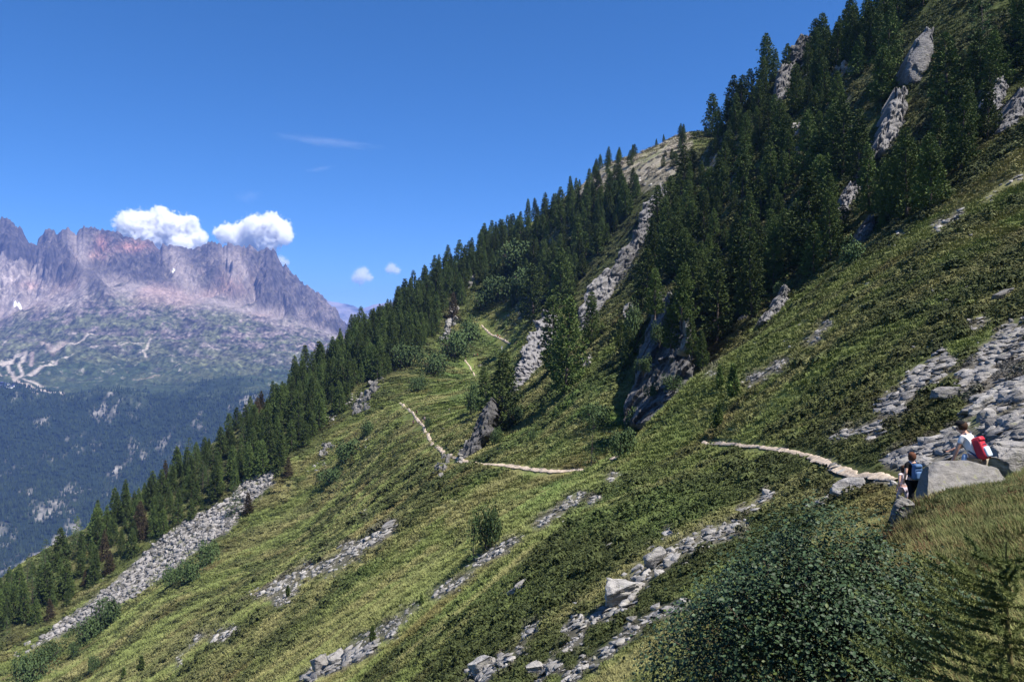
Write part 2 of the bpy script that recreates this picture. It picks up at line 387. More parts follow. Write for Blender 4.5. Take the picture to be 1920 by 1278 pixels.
def slope_rot(x, y, r, yaw_jit=.5, tilt=.25):
    """euler that lays a slab's long axis up the slope, with some disorder"""
    yaw, pit = fall_frame(x, y)
    m = Matrix.Rotation(yaw, 3, 'Z')@Matrix.Rotation(-pit*r.uniform(.45, .95), 3, 'Y')@Matrix.Rotation(r.uniform(-yaw_jit, yaw_jit), 3, 'Z')@Matrix.Rotation(r.uniform(-tilt, tilt), 3, 'X')
    return m.to_euler()
def displaced(V, T, cuts, amp, freq, seed, strata=(0, 0, 1), samp=.0):
    """subdivide a hull and roughen it with noise and layer steps"""
    bm = bmesh.new(); vs = [bm.verts.new(p) for p in V]
    for f in T:
        try: bm.faces.new([vs[i] for i in f])
        except ValueError: pass
    bmesh.ops.recalc_face_normals(bm, faces=bm.faces)
    bmesh.ops.triangulate(bm, faces=bm.faces)
    for k in range(cuts): bmesh.ops.subdivide_edges(bm, edges=[e for e in bm.edges if e.calc_length() > .0], cuts=1, use_grid_fill=True)
    bm.normal_update(); P = np.array([v.co[:] for v in bm.verts]); Nn = np.array([v.normal[:] for v in bm.verts])
    q = P*freq+seed*7.1
    nn = fbm(q[:, 0], q[:, 1], q[:, 2], o=4)
    s = P@np.array(strata)/np.linalg.norm(strata); st = (np.abs(((s*freq*1.7+.5*nn) % 1)-.5)*2)**.5
    P = P+Nn*(amp*nn+samp*(st-.7))[:, None]
    for v, p in zip(bm.verts, P): v.co = p
    bm.verts.index_update(); T2 = [[v.index for v in f.verts] for f in bm.faces]; bm.free()
    return P, T2
# ---------- the hillside ----------
def build_terrain():
    ys = np.concatenate([np.linspace(-14, 2, 18)[:-1], np.exp(np.linspace(math.log(2), math.log(780), 560))])
    us = np.linspace(-1.05, 1.05, 760)
    s = np.sqrt(np.maximum(ys, 0)**2+16)
    X = us[None]*s[:, None]; Y = np.repeat(ys[:, None], len(us), 1)
    Z = H(X, Y)
    col, shrub, dry, lush, f = cover(X.ravel(), Y.ravel(), Z.ravel())
    nr, nc = X.shape; i = np.arange(nr*nc).reshape(nr, nc)
    Fq = np.stack([i[:-1, :-1], i[:-1, 1:], i[1:, 1:], i[1:, :-1]], -1).reshape(-1, 4)
    m, t, b = new_mat('hillside_turf', .95, .1)
    a = N(t, 'ShaderNodeAttribute', attribute_name='tint').outputs['Color']; p = geo_pos(t)
    n1 = noise(t, .9, 6, .7, scaled(t, p, (.5, 1, 1))); n2 = noise(t, 7, 5, .7, p)
    c = hsv(t, a, maprange(t, n1, .3, .7, .55, 1.45)); c = mix(t, maprange(t, n2, .5, .75, 0, .6), c, (.03, .035, .013))
    sl_ = N(t, 'ShaderNodeSeparateXYZ'); L(t, N(t, 'ShaderNodeNewGeometry').outputs['Normal'], sl_.inputs[0])
    bare = maprange(t, sl_.outputs['Z'], .50, .62, 1, 0)
    bm_ = N(t, 'ShaderNodeMath', operation='MULTIPLY'); L(t, bare, bm_.inputs[0]); L(t, maprange(t, noise(t, .25, 5, .65, p), .45, .55, 0, 1), bm_.inputs[1])
    c = mix(t, bm_.outputs[0], c, ramp(t, n1, [(.35, (.13, .11, .085)), (.65, (.30, .28, .26))]))
    L(t, c, b.inputs['Base Color']); bump(t, b, n2, .6, .08)
    link('hillside', mesh_np('hillside', np.stack([X, Y, Z], -1), Fq, [m], True, attrs={'tint': ('FLOAT_COLOR', col)}), kind='structure')

# ---------- valley floor and the mountains across the valley ----------
def plain(name, c, size, z, mat):
    V = [(-size, -size, z), (size, -size, z), (size, size, z), (-size, size, z)]
    return link(name, mesh_np(name, V, np.array([[0, 1, 2, 3]]), [mat]), kind='structure')
m, t, b = new_mat('valley_forest_ground', .95, .1)
L(t, ramp(t, noise(t, .004, 6, .6, geo_pos(t)), [(.4, (.03, .05, .022)), (.6, (.07, .10, .04))]), b.inputs['Base Color'])
plain('valley_floor', (0, 0), 60000, -1050, m)

SKY_Z = [(0,145),(20,144),(40,150),(90,185),(115,205),(130,240),(150,268),(165,295),(185,303),(210,303),(214,262),(222,258),(228,266),(245,250),(258,224),(280,218),(300,222),(318,237),(330,232),(350,212),(366,216),(380,210),(398,228),(415,245),(430,250),(446,225),(460,212),(475,200),(490,198),(505,208),(520,205),(560,205),(590,213),(620,215),(660,228),(690,235),(712,252),(730,262),(760,262),(790,268),(830,275),(848,284),(870,300),(900,317),(930,305),(948,299),(960,300),(972,306),(985,305),(1000,300),(1015,310),(1030,319),(1050,311),(1068,324),(1080,331),(1095,326),(1110,320),(1130,303),(1150,292),(1175,284),(1200,279),(1220,287),(1230,296),(1248,304),(1258,318),(1266,306),(1275,303),(1282,284),(1292,281),(1302,287),(1310,308),(1322,318),(1335,312),(1350,302),(1362,313),(1375,320),(1390,310),(1405,302),(1418,308),(1430,318),(1445,325),(1460,333),(1480,324),(1500,322),(1520,325),(1540,330),(1550,342),(1560,360),(1575,388),(1588,418),(1600,411),(1615,420),(1628,440),(1640,463),(1655,471),(1665,470),(1682,490),(1700,500),(1720,523),(1740,540),(1765,560),(1780,565),(1800,582),(1820,595),(1850,625),(1880,650),(1900,680),(1920,712),(2000,790),(2200,930),(2600,1200),(3600,1500)]
SKYX = np.array([-1500, -900, -500, -150]+[a/3 for a, _ in SKY_Z]); SKYY = np.array([520., 450, 470, 440]+[360+b/3 for _, b in SKY_Z])
def lin(px, pts): p = np.array(pts, float); return np.interp(px, p[:, 0], p[:, 1])
def far_py(px):                               # stations of a column: depth -> photo y
    tree = lin(px, [(-1500,735),(0,732),(150,740),(330,748),(420,742),(480,735),(600,740),(900,760)])
    mid = lin(px, [(-1500,640),(0,655),(120,640),(300,655),(450,665),(620,680),(900,720)])
    foot = lin(px, [(-1500,560),(0,585),(70,560),(150,525),(250,525),(330,540),(420,556),(520,585),(620,617),(700,650),(900,730)])
    sky_ = np.interp(px, SKYX, SKYY); sky_ = sky_-np.where(px < 640, 6.0*ridged(px*.13, px*0+2, o=3)+3.0*np.maximum(0, vnoise(px*.35, px*0+5)), 0); foot = np.maximum(foot, sky_+8); mid = np.maximum(mid, foot+6); tree = np.maximum(tree, mid+6)
    return tree, mid, foot, sky_
ST_D = np.array([1300., 2500, 3900, 4900, 6100, 7000, 7700, 8600])
def far_mountain():
    px = np.linspace(-1100, 1000, 1050); tree, mid, foot, sky_ = far_py(px)
    d = np.concatenate([np.linspace(1300, 3800, 120)[:-1], np.linspace(3800, 6000, 200)[:-1], np.linspace(6000, 7000, 230)[:-1], np.linspace(7000, 8600, 60)])
    PXg = np.repeat(px[None], len(d), 0); D = np.repeat(d[:, None], len(px), 1)
    st = np.stack([np.full_like(px, CY+1040/1300*F), np.full_like(px, 1085.), tree, mid, foot, sky_, CY-((CY-sky_)*7000-500*F)/7700, CY-((CY-sky_)*7000-1400*F)/8600])
    PY = np.stack([np.interp(d, ST_D, st[:, k]) for k in range(len(px))], 1)
    X = (PXg-CX)/F*D; Z = (CY-PY)/F*D
    up = np.clip((D-5900)/1100, 0, 1)          # 0 at the foot of the cliffs, 1 on the crest
    cliff = np.clip((D-5850)/300, 0, 1)
    zone = np.clip((D-3800)/500, 0, 1)
    wx = X*.0011; wy = D*.0011
    warp = fbm(X*.0016, D*.0016, o=3)
    # gullies and buttresses, drawn out along the fall line
    gul = ridged(X*.0042+1.2*warp, D*.0007+3, o=4); gul2 = ridged(X*.013+.8*warp, D*.0032, o=4)
    hum = fbm(X*.004, D*.005, o=6, g=.6)
    taper = np.clip(up*5, .15, 1)*np.clip((1.0-up)*3.2, .0, 1)
    dz = cliff*taper*(135*(gul-.45)+75*(gul2-.35))+(1-cliff)*zone*(46*hum+18*fbm(X*.02, D*.024, o=4))+(1-zone)*(40*fbm(X*.0035, D*.003, o=4))
    dz = dz+cliff*(1-taper)*14*fbm(X*.03, D*.03, o=4)*(up > .3)
    # the rocky spur at the left with the scree bowl in front of it
    spx = np.array([-400, -100, 0, 100, 165, 205, 260]); spy = np.array([420., 440, 452, 482, 512, 552, 600]); crest = np.interp(PXg, spx, spy)
    spur = np.exp(-((PY-crest-12)/20.)**2)*np.clip((240-PXg)/60, 0, 1)*(D < 6990)
    dz = dz+spur*(70+40*gul2)
    Z = Z+dz
    sp = spur > .35
    # colours of the ground itself
    q = CY-Z/D*F
    n1 = fbm(X*.006, D*.006, o=5, g=.6); n2 = fbm(X*.03, D*.03, o=4, g=.6); n3 = ridged(X*.011+warp, D*.0028+8, o=4)
    rock = np.array((.135, .112, .105)); rockd = np.array((.062, .055, .055)); scree = np.array((.235, .20, .185)); pink = np.array((.30, .185, .155)); alp = np.array((.085, .092, .052)); shr = np.array((.034, .050, .026)); wood = np.array((.014, .024, .014)); pale = np.array((.21, .19, .165))
    C = np.empty(X.shape+(3,)); C[:] = alp
    def lay(c, w): C[:] = C+(np.asarray(c)-C)*np.clip(w, 0, 1)[..., None]
    lay(shr, .5+1.9*n1-.35*np.clip((D-4900)/900, -1, 1.6))
    lay(pale, (2.0*n2+1.3*n1-.85+.5*np.clip((D-4700)/1300, 0, 1))*zone*1.3)
    lay(rockd, (2.4*fbm(X*.012+9, D*.02, o=4)-.85)*zone)
    n4 = fbm(X*.075, D*.06, o=2); lay(rock, np.clip((D-4550)/900, 0, 1)*(.2+2.2*n1+1.4*n2)); lay(rockd, np.clip((D-4500)/500, 0, 1)*(1-cliff)*(2.2*fbm(X*.008+30, D*.012, o=5, g=.65)-.1)); lay(rock, cliff*(.9+.6*n2)); lay(rockd, cliff*np.clip(1.5*n3+.9*gul2+.9*n2+.25, 0, 1)*.95)
    foot_py = np.repeat(foot[None], len(d), 0); h = (foot_py-PY)/np.maximum(foot_py-sky_[None], 5)
    sc = np.clip((.45-h)*2.6-1.9*gul-.6*gul2+.2, 0, 1)*(D > 5650)*np.clip((D-5650)/300, 0, 1)
    lay(scree, sc*.95); lay(pink, sc*np.clip(fbm(X*.002+4, D*.001, o=2)*1.4-.1, 0, .4))
    lay(scree, np.clip(1.2-((PXg-30)/75)**2-((PY-520)/48)**2, 0, 1)*(1-spur)*1.5); lay(scree, .9*np.clip(1-((PXg-120)/60)**2-((PY-562)/24)**2, 0, 1))
    lay(rockd, spur*1.2*(.7+.5*n3)*(PXg < 225)); 
    for a, bq, rx, ry in ((252,462,34,11),(175,480,30,9),(60,535,22,8),(190,455,14,16),(440,530,26,22)): lay(pink*(1.0, .82, .8) if bq < 470 else pink, .55*np.exp(-((PXg-a)/rx)**2-((q-bq)/ry)**2)*(.9+n2))
    C *= np.clip(1+(1.1*n4+.8*n2)*(1-.8*np.clip(sc, 0, 1))*(1-.35*cliff), .35, 1.9)[..., None]
    for a, bq, w in ((335,505,14),(352,520,16),(455,505,10),(433,500,12),(150,470,16)):
        lay(scree, 1.1*np.exp(-((PXg-a-.35*(q-bq))/w)**2-((q-bq)/38)**2))
    for a, bq, rx, ry in ((76,473,4.5,1.6),(33,555,7,2.6),(328,503,5,2),(172,478,2.5,1)): lay((.86,.88,.92), 3*np.exp(-((PXg-a)/rx)**4-((PY-bq)/ry)**4)-.6)
    wd = np.clip((4010-D)/130+1.4*n1+.6*n2, 0, 1); lay(shr, np.clip((4750-D)/500, 0, 1)*.85*(.8-.6*n2)); lay(wood, wd)
    right_wood = np.clip(1-((PXg-400)/95)**2-((q-725)/32)**2+1.2*n1+.7*n2-.2, 0, 1); lay(wood, right_wood*.9)
    speck = np.clip(2.6*fbm(X*.012+20, D*.006+7, o=5, g=.65)+.9*fbm(X*.0028, D*.0022+3, o=2)-.62, 0, 1)*(D < 3900); lay((.25,.235,.21), speck)
    # pistes and tracks
    def track(pts, w, c=(.33,.29,.25)):
        pts = np.array(pts, float); dm = np.full(X.shape, 1e9)
        for (x0, y0), (x1, y1) in zip(pts[:-1], pts[1:]):
            tt = np.clip(((PXg-x0)*(x1-x0)+(PY-y0)*(y1-y0))/((x1-x0)**2+(y1-y0)**2), 0, 1)
            dm = np.minimum(dm, np.hypot(PXg-x0-tt*(x1-x0), (PY-y0-tt*(y1-y0))*1.6))
        lay(c, 1.25-dm/w*.9)
    track([(0,680),(22,673),(30,664),(48,663),(38,676),(36,690),(42,703),(30,712)], 3.6); track([(0,680),(14,690),(24,702),(28,716),(50,725),(65,731)], 4); track([(26,714),(60,702),(95,688),(105,682),(96,676),(82,674)], 3.2)
    track([(105,682),(112,676),(138,664)], 2); track([(5,650),(14,642)], 2); track([(40,714),(75,720),(108,722)], 2); track([(30,720),(120,734)], 3)
    track([(60,664),(58,690)], 4.2, (.25,.2,.18)); track([(98,655),(140,648),(165,630),(172,626)], 3.4); track([(80,640),(100,660),(120,648)], 6, (.24,.2,.17)); track([(200,650),(235,646),(270,642)], 1.2); track([(282,636),(276,650),(268,656),(275,670)], 2.4); track([(250,712),(300,700)], 1, (.2,.17,.13)); track([(0,700),(70,735)], 2, (.25,.21,.18)); track([(330,690),(350,683)], 1.2)
    nr, nc = X.shape; i = np.arange(nr*nc).reshape(nr, nc)
    Fq = np.stack([i[:-1, :-1], i[:-1, 1:], i[1:, 1:], i[1:, :-1]], -1).reshape(-1, 4)
    m, t, b = new_mat('far_mountain_ground', .95, .1)
    a = N(t, 'ShaderNodeAttribute', attribute_name='tint').outputs['Color']; p = geo_pos(t)
    n = noise(t, .02, 6, .7, p); nn = noise(t, .09, 4, .7, p)
    cc = hsv(t, a, maprange(t, n, .3, .7, .6, 1.4)); cc = hsv(t, cc, maprange(t, nn, .3, .7, .75, 1.25)); L(t, cc, b.inputs['Base Color']); bump(t, b, n, .9, 14)
    link('mountain', mesh_np('mountain', np.stack([X, D, Z], -1), Fq, [m], False, attrs={'tint': ('FLOAT_COLOR', C.reshape(-1, 3))}), kind='structure')
    # the wood on its lower slopes: one mass of small conifers
    r = np.random.RandomState(5); k = 50000
    ci = r.randint(1, nc-1, k); pd = 2500+1500*r.rand(k)**.8; extra = r.rand(k) < .16; pd = np.where(extra, r.uniform(3800, 4700, k), pd)
    ri = np.clip(np.searchsorted(d, pd), 1, nr-2)
    w = np.maximum(wd, right_wood)*(1-1.0*speck)
    keep = (r.rand(k) < w[ri, ci]) & (PXg[ri, ci] > -420) & (PXg[ri, ci] < 620); ri, ci = ri[keep], ci[keep]; k = len(ri)
    bx = X[ri, ci]+r.uniform(-9, 9, k); by = D[ri, ci]+r.uniform(-8, 8, k); bz = Z[ri, ci]-1
    hh = r.uniform(13, 25, k); rad = hh*r.uniform(.17, .26, k); V = np.empty((k, 6, 3)); an = r.uniform(0, 6.28, k)
    for j in range(5):
        V[:, j, 0] = bx+rad*np.cos(an+j*1.2566); V[:, j, 1] = by+rad*np.sin(an+j*1.2566); V[:, j, 2] = bz+.04*hh
    V[:, 5] = np.stack([bx, by, bz+hh], 1); o = np.arange(k)[:, None]*6
    T = np.concatenate([np.concatenate([o+j, o+(j+1) % 5, o+5], 1) for j in range(5)])
    m2, t2, b2 = new_mat('far_conifer_needles', .9, .1)
    L(t2, ramp(t2, noise(t2, .03, 4, .6, geo_pos(t2)), [(.35, (.008, .015, .009)), (.65, (.026, .040, .018))]), b2.inputs['Base Color'])
    link('far_forest', mesh_np('far_forest', V.reshape(-1, 3), T, [m2]), kind='stuff', label='blue green conifer wood on the far slope')
    def ground(pxx, dd):
        c = int(np.argmin(abs(px-pxx))); return float(np.interp(dd, d, Z[:, c]))
    return ground
FAR_GROUND = far_mountain()
def distant_range():
    px = np.linspace(440, 1500, 420); x = (px-CX)/F*17500
    ridge = lin(px, [(440,640),(560,600),(600,566),(612,562),(622,564),(640,569),(655,571),(668,576),(690,574),(740,566),(800,572),(1500,560)])
    rows = []
    for j, f in enumerate(np.linspace(0, 1, 60)):
        z = -900+f*((CY-ridge)/F*17500+900); D = 12500+f*5000
        X = (px-CX)/F*D*(1+0*f)
        rows.append(np.stack([x, np.full_like(px, D), z+(1-f)*90*fbm(x*.0016, np.full_like(px, D*.0012), o=5)+55*f*fbm(x*.004, np.full_like(px, D*.003), o=4)], 1))
    V = np.concatenate(rows); nr, nc = 60, len(px); i = np.arange(nr*nc).reshape(nr, nc)
    Fq = np.stack([i[:-1, :-1], i[:-1, 1:], i[1:, 1:], i[1:, :-1]], -1).reshape(-1, 4)
    m, t, b = new_mat('distant_range_ground', .95, .1)
    L(t, ramp(t, noise(t, .002, 5, .6, geo_pos(t)), [(.4, (.06, .07, .05)), (.6, (.25, .23, .22))]), b.inputs['Base Color'])
    link('distant_hills', mesh_np('distant_hills', V, Fq, [m], True), kind='structure')
distant_range()

# ski station at the edge of the far wood
def house(px, d, w, l, h, yaw, wall, roof, label):
    x = (px-CX)/F*d; z = FAR_GROUND(px, d)
    e = link('alpine_house', None, None, (x, d, z), (0, 0, R(yaw)), label=label, cat='house', group='buildings of the ski station across the valley')
    mb = MB(); mb.box((0, 0, h/2-3), (w/2, l/2, h/2+3)); link('wall', mb.mesh('house_wall', wall), e)
    mb = MB(); o = 1.2; t_ = h*.55
    V = [(-w/2-o, -l/2-o, h), (w/2+o, -l/2-o, h), (w/2+o, l/2+o, h), (-w/2-o, l/2+o, h), (0, -l/2-o, h+t_), (0, l/2+o, h+t_)]
    mb.add(V, [(0, 1, 4), (2, 3, 5), (1, 2, 5, 4), (3, 0, 4, 5), (0, 3, 2, 1)]); link('roof', mb.mesh('house_roof', roof), e)
    for k in (-.28, .05, .33):
        mb = MB(); mb.box((k*w, -l/2-.04, h*.6), (w*.08, .08, h*.16)); link('window', mb.mesh('house_window', M_WIN), e)
    mb = MB(); mb.box((-.12*w, -l/2-.05, 1.1), (.7, .1, 1.2)); link('door', mb.mesh('house_door', M_WIN), e)
def flat(name, c, rough=.8, spec=.3, var=.15, scale=3.0):
    m, t, b = new_mat(name, rough, spec)
    n = noise(t, scale, 5, .6, N(t, 'ShaderNodeTexCoord').outputs['Object'])
    L(t, hsv(t, mix(t, 0, c, c), maprange(t, n, .3, .7, 1-var, 1+var)), b.inputs['Base Color']); return m
M_WIN = flat('dark_glazing', (.03, .035, .05), .2, .5); MW = flat('white_render', (.75, .74, .70), scale=.3); MR = flat('slate_roof', (.09, .10, .15), scale=.3); MB2 = flat('blue_roof', (.05, .06, .16), scale=.3)
house(4, 4010, 26, 14, 9, 8, MB2, MB2, 'dark blue station hall at the far left edge of the ski station')
house(13, 3985, 22, 14, 8, -10, MW, MR, 'white lift building with grey roof behind the lowest chalets')
house(20, 3930, 16, 12, 7, 15, MW, MR, 'white chalet nearest to the far wood below the pistes')
house(26, 3955, 13, 11, 8, -20, MW, MB2, 'white chalet with blue roof at the right end of the ski station')
house(10, 3940, 15, 10, 6, 0, MW, MR, 'low white chalet under the lift building')
house(1, 3950, 14, 10, 6, 12, MR, MR, 'grey chalet under the dark blue station hall')

# ---------- haze and clouds ----------
def haze():
    mb = MB(); mb.box((0, 9300, 50), (18000, 10000, 1102)); m = bpy.data.materials.new('haze_air'); m.use_nodes = True; t = m.node_tree; t.nodes.clear()
    o = N(t, 'ShaderNodeOutputMaterial'); v = N(t, 'ShaderNodeVolumePrincipled'); v.inputs['Color'].default_value = (.19, .36, 1.0, 1); v.inputs['Density'].default_value = HAZE_D; v.inputs['Anisotropy'].default_value = 0.0
    L(t, v.outputs[0], o.inputs['Volume']); link('haze', mb.mesh('haze', m), kind='stuff', label='thin blue haze filling the valley air')
HAZE_D = 4.6e-5
haze()
def cloud(name, centre_px, d, blobs, label, dens=.02, rough=.55, nscale=3.0, namp=.9, group=None, soft=.35):
    """a volume made of overlapping puffs; blobs: photo x, y, radius in photo pixels"""
    B = np.array(blobs, float); k = d/F; cx = centre_px[0]; cy = centre_px[1]
    ex = max(abs(B[:, 0]-cx)+B[:, 2])*1.35*k; ez = max(abs(B[:, 1]-cy)+B[:, 2])*1.35*k; ey = max(B[:, 2])*1.7*k
    mb = MB(); mb.box((0, 0, 0), (ex, ey, ez))
    m = bpy.data.materials.new(name+'_vapour'); m.use_nodes = True; t = m.node_tree; t.nodes.clear()
    o = N(t, 'ShaderNodeOutputMaterial'); v = N(t, 'ShaderNodeVolumePrincipled'); v.inputs['Color'].default_value = (1, 1, 1, 1)
    p = N(t, 'ShaderNodeTexCoord').outputs['Object']; acc = None
    for i, (bx, by, br) in enumerate(B):
        n = N(t, 'ShaderNodeVectorMath', operation='DISTANCE'); L(t, p, n.inputs[0]); n.inputs[1].default_value = ((bx-cx)*k, ((i*37) % 11-5)/5*.35*br*k, -(by-cy)*k)
        f = N(t, 'ShaderNodeMath', operation='MULTIPLY_ADD'); L(t, n.outputs['Value'], f.inputs[0]); f.inputs[1].default_value = -1/(br*k); f.inputs[2].default_value = 1
        if acc is None: acc = f.outputs[0]
        else:
            mx = N(t, 'ShaderNodeMath', operation='SMOOTH_MAX'); L(t, acc, mx.inputs[0]); L(t, f.outputs[0], mx.inputs[1]); mx.inputs[2].default_value = .12; acc = mx.outputs[0]
    ns = noise(t, nscale/(np.median(B[:, 2])*k), 8, rough, p)
    a = N(t, 'ShaderNodeMath', operation='MULTIPLY_ADD'); L(t, ns, a.inputs[0]); a.inputs[1].default_value = namp*2; a.inputs[2].default_value = -namp*1.05
    s = N(t, 'ShaderNodeMath', operation='ADD'); L(t, acc, s.inputs[0]); L(t, a.outputs[0], s.inputs[1])
    L(t, maprange(t, s.outputs[0], 0.02, soft, 0, dens), v.inputs['Density']); v.inputs['Anisotropy'].default_value = .1
    L(t, v.outputs[0], o.inputs['Volume'])
    link(name, mb.mesh(name, m), None, ((cx-CX)*k, d, (CY-cy)*k), label=label, cat='cloud', group=group)
cloud('cloud', (305, 440), 11500, [(250,425,30),(270,420,28),(297,412,26),(303,398,13),(318,425,30),(350,425,24),(362,414,12),(290,445,36),(330,450,34),(262,440,30),(372,447,18),(345,462,26),(235,432,16)], 'broad white cumulus cloud above the reddish crest, wider than the other clouds', .035)
cloud('cloud', (478, 440), 11500, [(430,440,22),(412,436,13),(455,435,22),(480,428,26),(508,425,28),(525,432,24),(535,445,16),(500,450,28),(470,455,26),(445,452,20),(515,414,14)], 'white cumulus cloud above the jagged towers, second of the two broad clouds', .030)
cloud('cloud', (680, 518), 15000, [(680,516,17),(668,522,12),(692,520,10),(684,508,10),(676,528,9)], 'small lone puff of cloud in the blue gap over the valley', .010, soft=.6)
cloud('cloud', (735, 504), 15500, [(735,503,12),(728,506,8),(744,507,9)], 'tiny cloud puff touching the conifers of the left ridge', .010, soft=.6)
cloud('cloud', (530, 490), 12000, [(528,490,13),(536,492,9),(522,496,9)], 'tiny cloud puff peeping out behind the steep right shoulder of the far crest', .010, soft=.6)
def wisp(pts, w, d, dens, label):
    (x0, y0), (x1, y1) = pts; k = d/F; ln = math.hypot(x1-x0, y1-y0); m = bpy.data.materials.new('wisp_vapour'); m.use_nodes = True; t = m.node_tree; t.nodes.clear()
    o = N(t, 'ShaderNodeOutputMaterial'); v = N(t, 'ShaderNodeVolumePrincipled'); p = N(t, 'ShaderNodeTexCoord').outputs['Object']; v.inputs['Color'].default_value = (1, 1, 1, 1)
    q = scaled(t, p, (2/(ln*k), 1/(w*k), 1/(w*k))); n = N(t, 'ShaderNodeVectorMath', operation='LENGTH'); L(t, q, n.inputs[0])
    ns = noise(t, 1.0, 6, .65, scaled(t, p, (7/(ln*k), 1.4/(w*k), 1.4/(w*k)))); a = N(t, 'ShaderNodeMath', operation='SUBTRACT'); L(t, ns, a.inputs[0])
    h = N(t, 'ShaderNodeMath', operation='MULTIPLY'); L(t, n.outputs['Value'], h.inputs[0]); h.inputs[1].default_value = .55; L(t, h.outputs[0], a.inputs[1])
    L(t, maprange(t, a.outputs[0], 0, .4, 0, dens), v.inputs['Density']); L(t, v.outputs[0], o.inputs['Volume'])
    mb = MB(); mb.box((0, 0, 0), (ln*k*.55, w*k*1.1, w*k*1.1)); cx, cy = (x0+x1)/2, (y0+y1)/2
    link('cloud_wisp', mb.mesh('cloud_wisp', m), None, ((cx-CX)*k, d, (CY-cy)*k), (0, math.atan2(y1-y0, x1-x0), 0), label=label, cat='cloud')
wisp([(496, 252), (725, 279)], 11, 14000, .0010, 'long thin streak of high cloud in the open blue sky')
wisp([(566, 322), (632, 312)], 6, 14000, .0011, 'short thin streak of cloud under the long high streak')
wisp([(436, 372), (496, 366)], 16, 14000, .0003, 'faint hazy wisp over the second broad cloud')
# ---------- trees ----------
def needle_mat(name, c0, c1):
    m, t, b = new_mat(name, .75, .2); p = geo_pos(t)
    c = ramp(t, noise(t, .5, 5, .6, p), [(.30, c0), (.75, c1)])
    rnd = N(t, 'ShaderNodeObjectInfo').outputs['Random']; c = hsv(t, c, maprange(t, rnd, 0, 1, .65, 1.4)); L(t, c, b.inputs['Base Color'])
    return m
M_PINE = needle_mat('pine_needles', (.034, .056, .017), (.120, .165, .044))
M_SPRUCE = needle_mat('spruce_needles', (.036, .060, .018), (.125, .175, .046))
M_LARCH = needle_mat('larch_needles', (.045, .075, .025), (.095, .14, .05))
M_BROWN = needle_mat('rusty_needles', (.048, .040, .022), (.10, .074, .042))
m_, t_, b_ = new_mat('conifer_bark', .9, .1); L(t_, ramp(t_, noise(t_, 3, 5, .7, geo_pos(t_)), [(.35, (.05, .04, .035)), (.65, (.16, .13, .115))]), b_.inputs['Base Color']); M_BARK = m_
def crown(seed, kind, mat):
    """unit-height conifer crown: whorls of branches carrying needle tufts"""
    r = np.random.RandomState(seed); P = []; A = []; S = []
    if kind == 'pine': Rm, nl, nb, up, ln = .225, 28, 7, .32, .046
    elif kind == 'slim': Rm, nl, nb, up, ln = .18, 27, 6, .25, .046
    elif kind == 'spruce': Rm, nl, nb, up, ln = .215, 28, 7, -.22, .044
    elif kind == 'larch': Rm, nl, nb, up, ln = .22, 20, 4, .02, .050
    else: Rm, nl, nb, up, ln = .20, 16, 5, .5, .10      # young pine
    lean = r.normal(0, .012, 2)
    for i in range(nl):
        t = .05+.95*(i+.5*r.rand())/nl
        if kind in ('pine', 'young'): pr = (1-t)**.66*(.62+.38*min(1, t*4))*1.12*(.84+.16*math.sin(t*11+seed))
        elif kind == 'slim': pr = (1-t)**.62*(.55+.45*min(1, t*6))
        else: pr = (1-t)**.78*(.6+.4*min(1, t*7))
        for k in range(nb):
            if r.rand() < .10: continue
            a = 2*math.pi*(k+r.rand()*.8)/nb+i*2.4; L_ = Rm*pr*r.uniform(.62, 1.2)+.012
            for s in ((.4, .62, .82, 1.0) if L_ > .06 else (.45, 1.0)):
                s *= r.uniform(.92, 1.05); z = t+L_*(up*s*s-.08*s)+r.normal(0, .006)
                P.append((lean[0]*t+math.cos(a)*L_*s, lean[1]*t+math.sin(a)*L_*s, z*.965)); A.append((math.cos(a)*s, math.sin(a)*s, .55 if up > 0 else -.05)); S.append(ln*r.uniform(.7, 1.2)*(.7+.3*s)*(1-.35*t))
    P.append((lean[0], lean[1], .965)); A.append((0, 0, 1)); S.append(ln*.6)
    P = np.array(P); A = np.array(A); S = np.array(S); n = len(P); nblade = 15 if kind != 'larch' else 6
    rd = r.normal(size=(n, nblade, 3)); rd /= np.linalg.norm(rd, axis=2)[..., None]
    D = A[:, None]*.55+rd*.85+np.array((0, 0, .22 if up > 0 else -.02)); D /= np.linalg.norm(D, axis=2)[..., None]
    side = np.cross(D, r.normal(size=(n, nblade, 3))); side /= np.linalg.norm(side, axis=2)[..., None]
    l = (S[:, None]*r.uniform(.65, 1.1, (n, nblade)))[..., None]; w = l*.135 if kind != 'larch' else l*.11
    b0 = np.repeat(P[:, None], nblade, 1); V = np.stack([b0-side*w*.5, b0+D*l*.55-side*w, b0+D*l, b0+D*l*.5+side*w, b0+side*w*.5], 2).reshape(-1, 3)
    k = np.arange(n*nblade)[:, None]*5
    return mesh_np('crown_'+kind, V, [np.concatenate([k, k+1, k+3, k+4], 1), np.concatenate([k+1, k+2, k+3], 1)], [mat])
def trunk(seed, kind):
    r = np.random.RandomState(seed+900); mb = MB(); b = r.normal(0, .008, 2); base_r = .017 if kind != 'larch' else .010
    ts = np.linspace(-.06, .95, 9); mb.tube([(b[0]*math.sin(t*3), b[1]*math.sin(t*2.3), t) for t in ts], [base_r*(1.25 if t < 0 else 1)*(1-.93*max(t, 0)) for t in ts], 7)
    for i in range(16):
        t = r.uniform(.05, .8); a = r.uniform(0, 6.28); l = (.12 if kind != 'slim' else .09)*(1-t*.7)
        mb.tube([(0, 0, t), (math.cos(a)*l*.5, math.sin(a)*l*.5, t+.005), (math.cos(a)*l, math.sin(a)*l, t+l*.25)], [.0045*(1-.5*t), .003, .0012], 4, False)
    return mb.mesh('trunk_'+kind, M_BARK)
TREE = {}
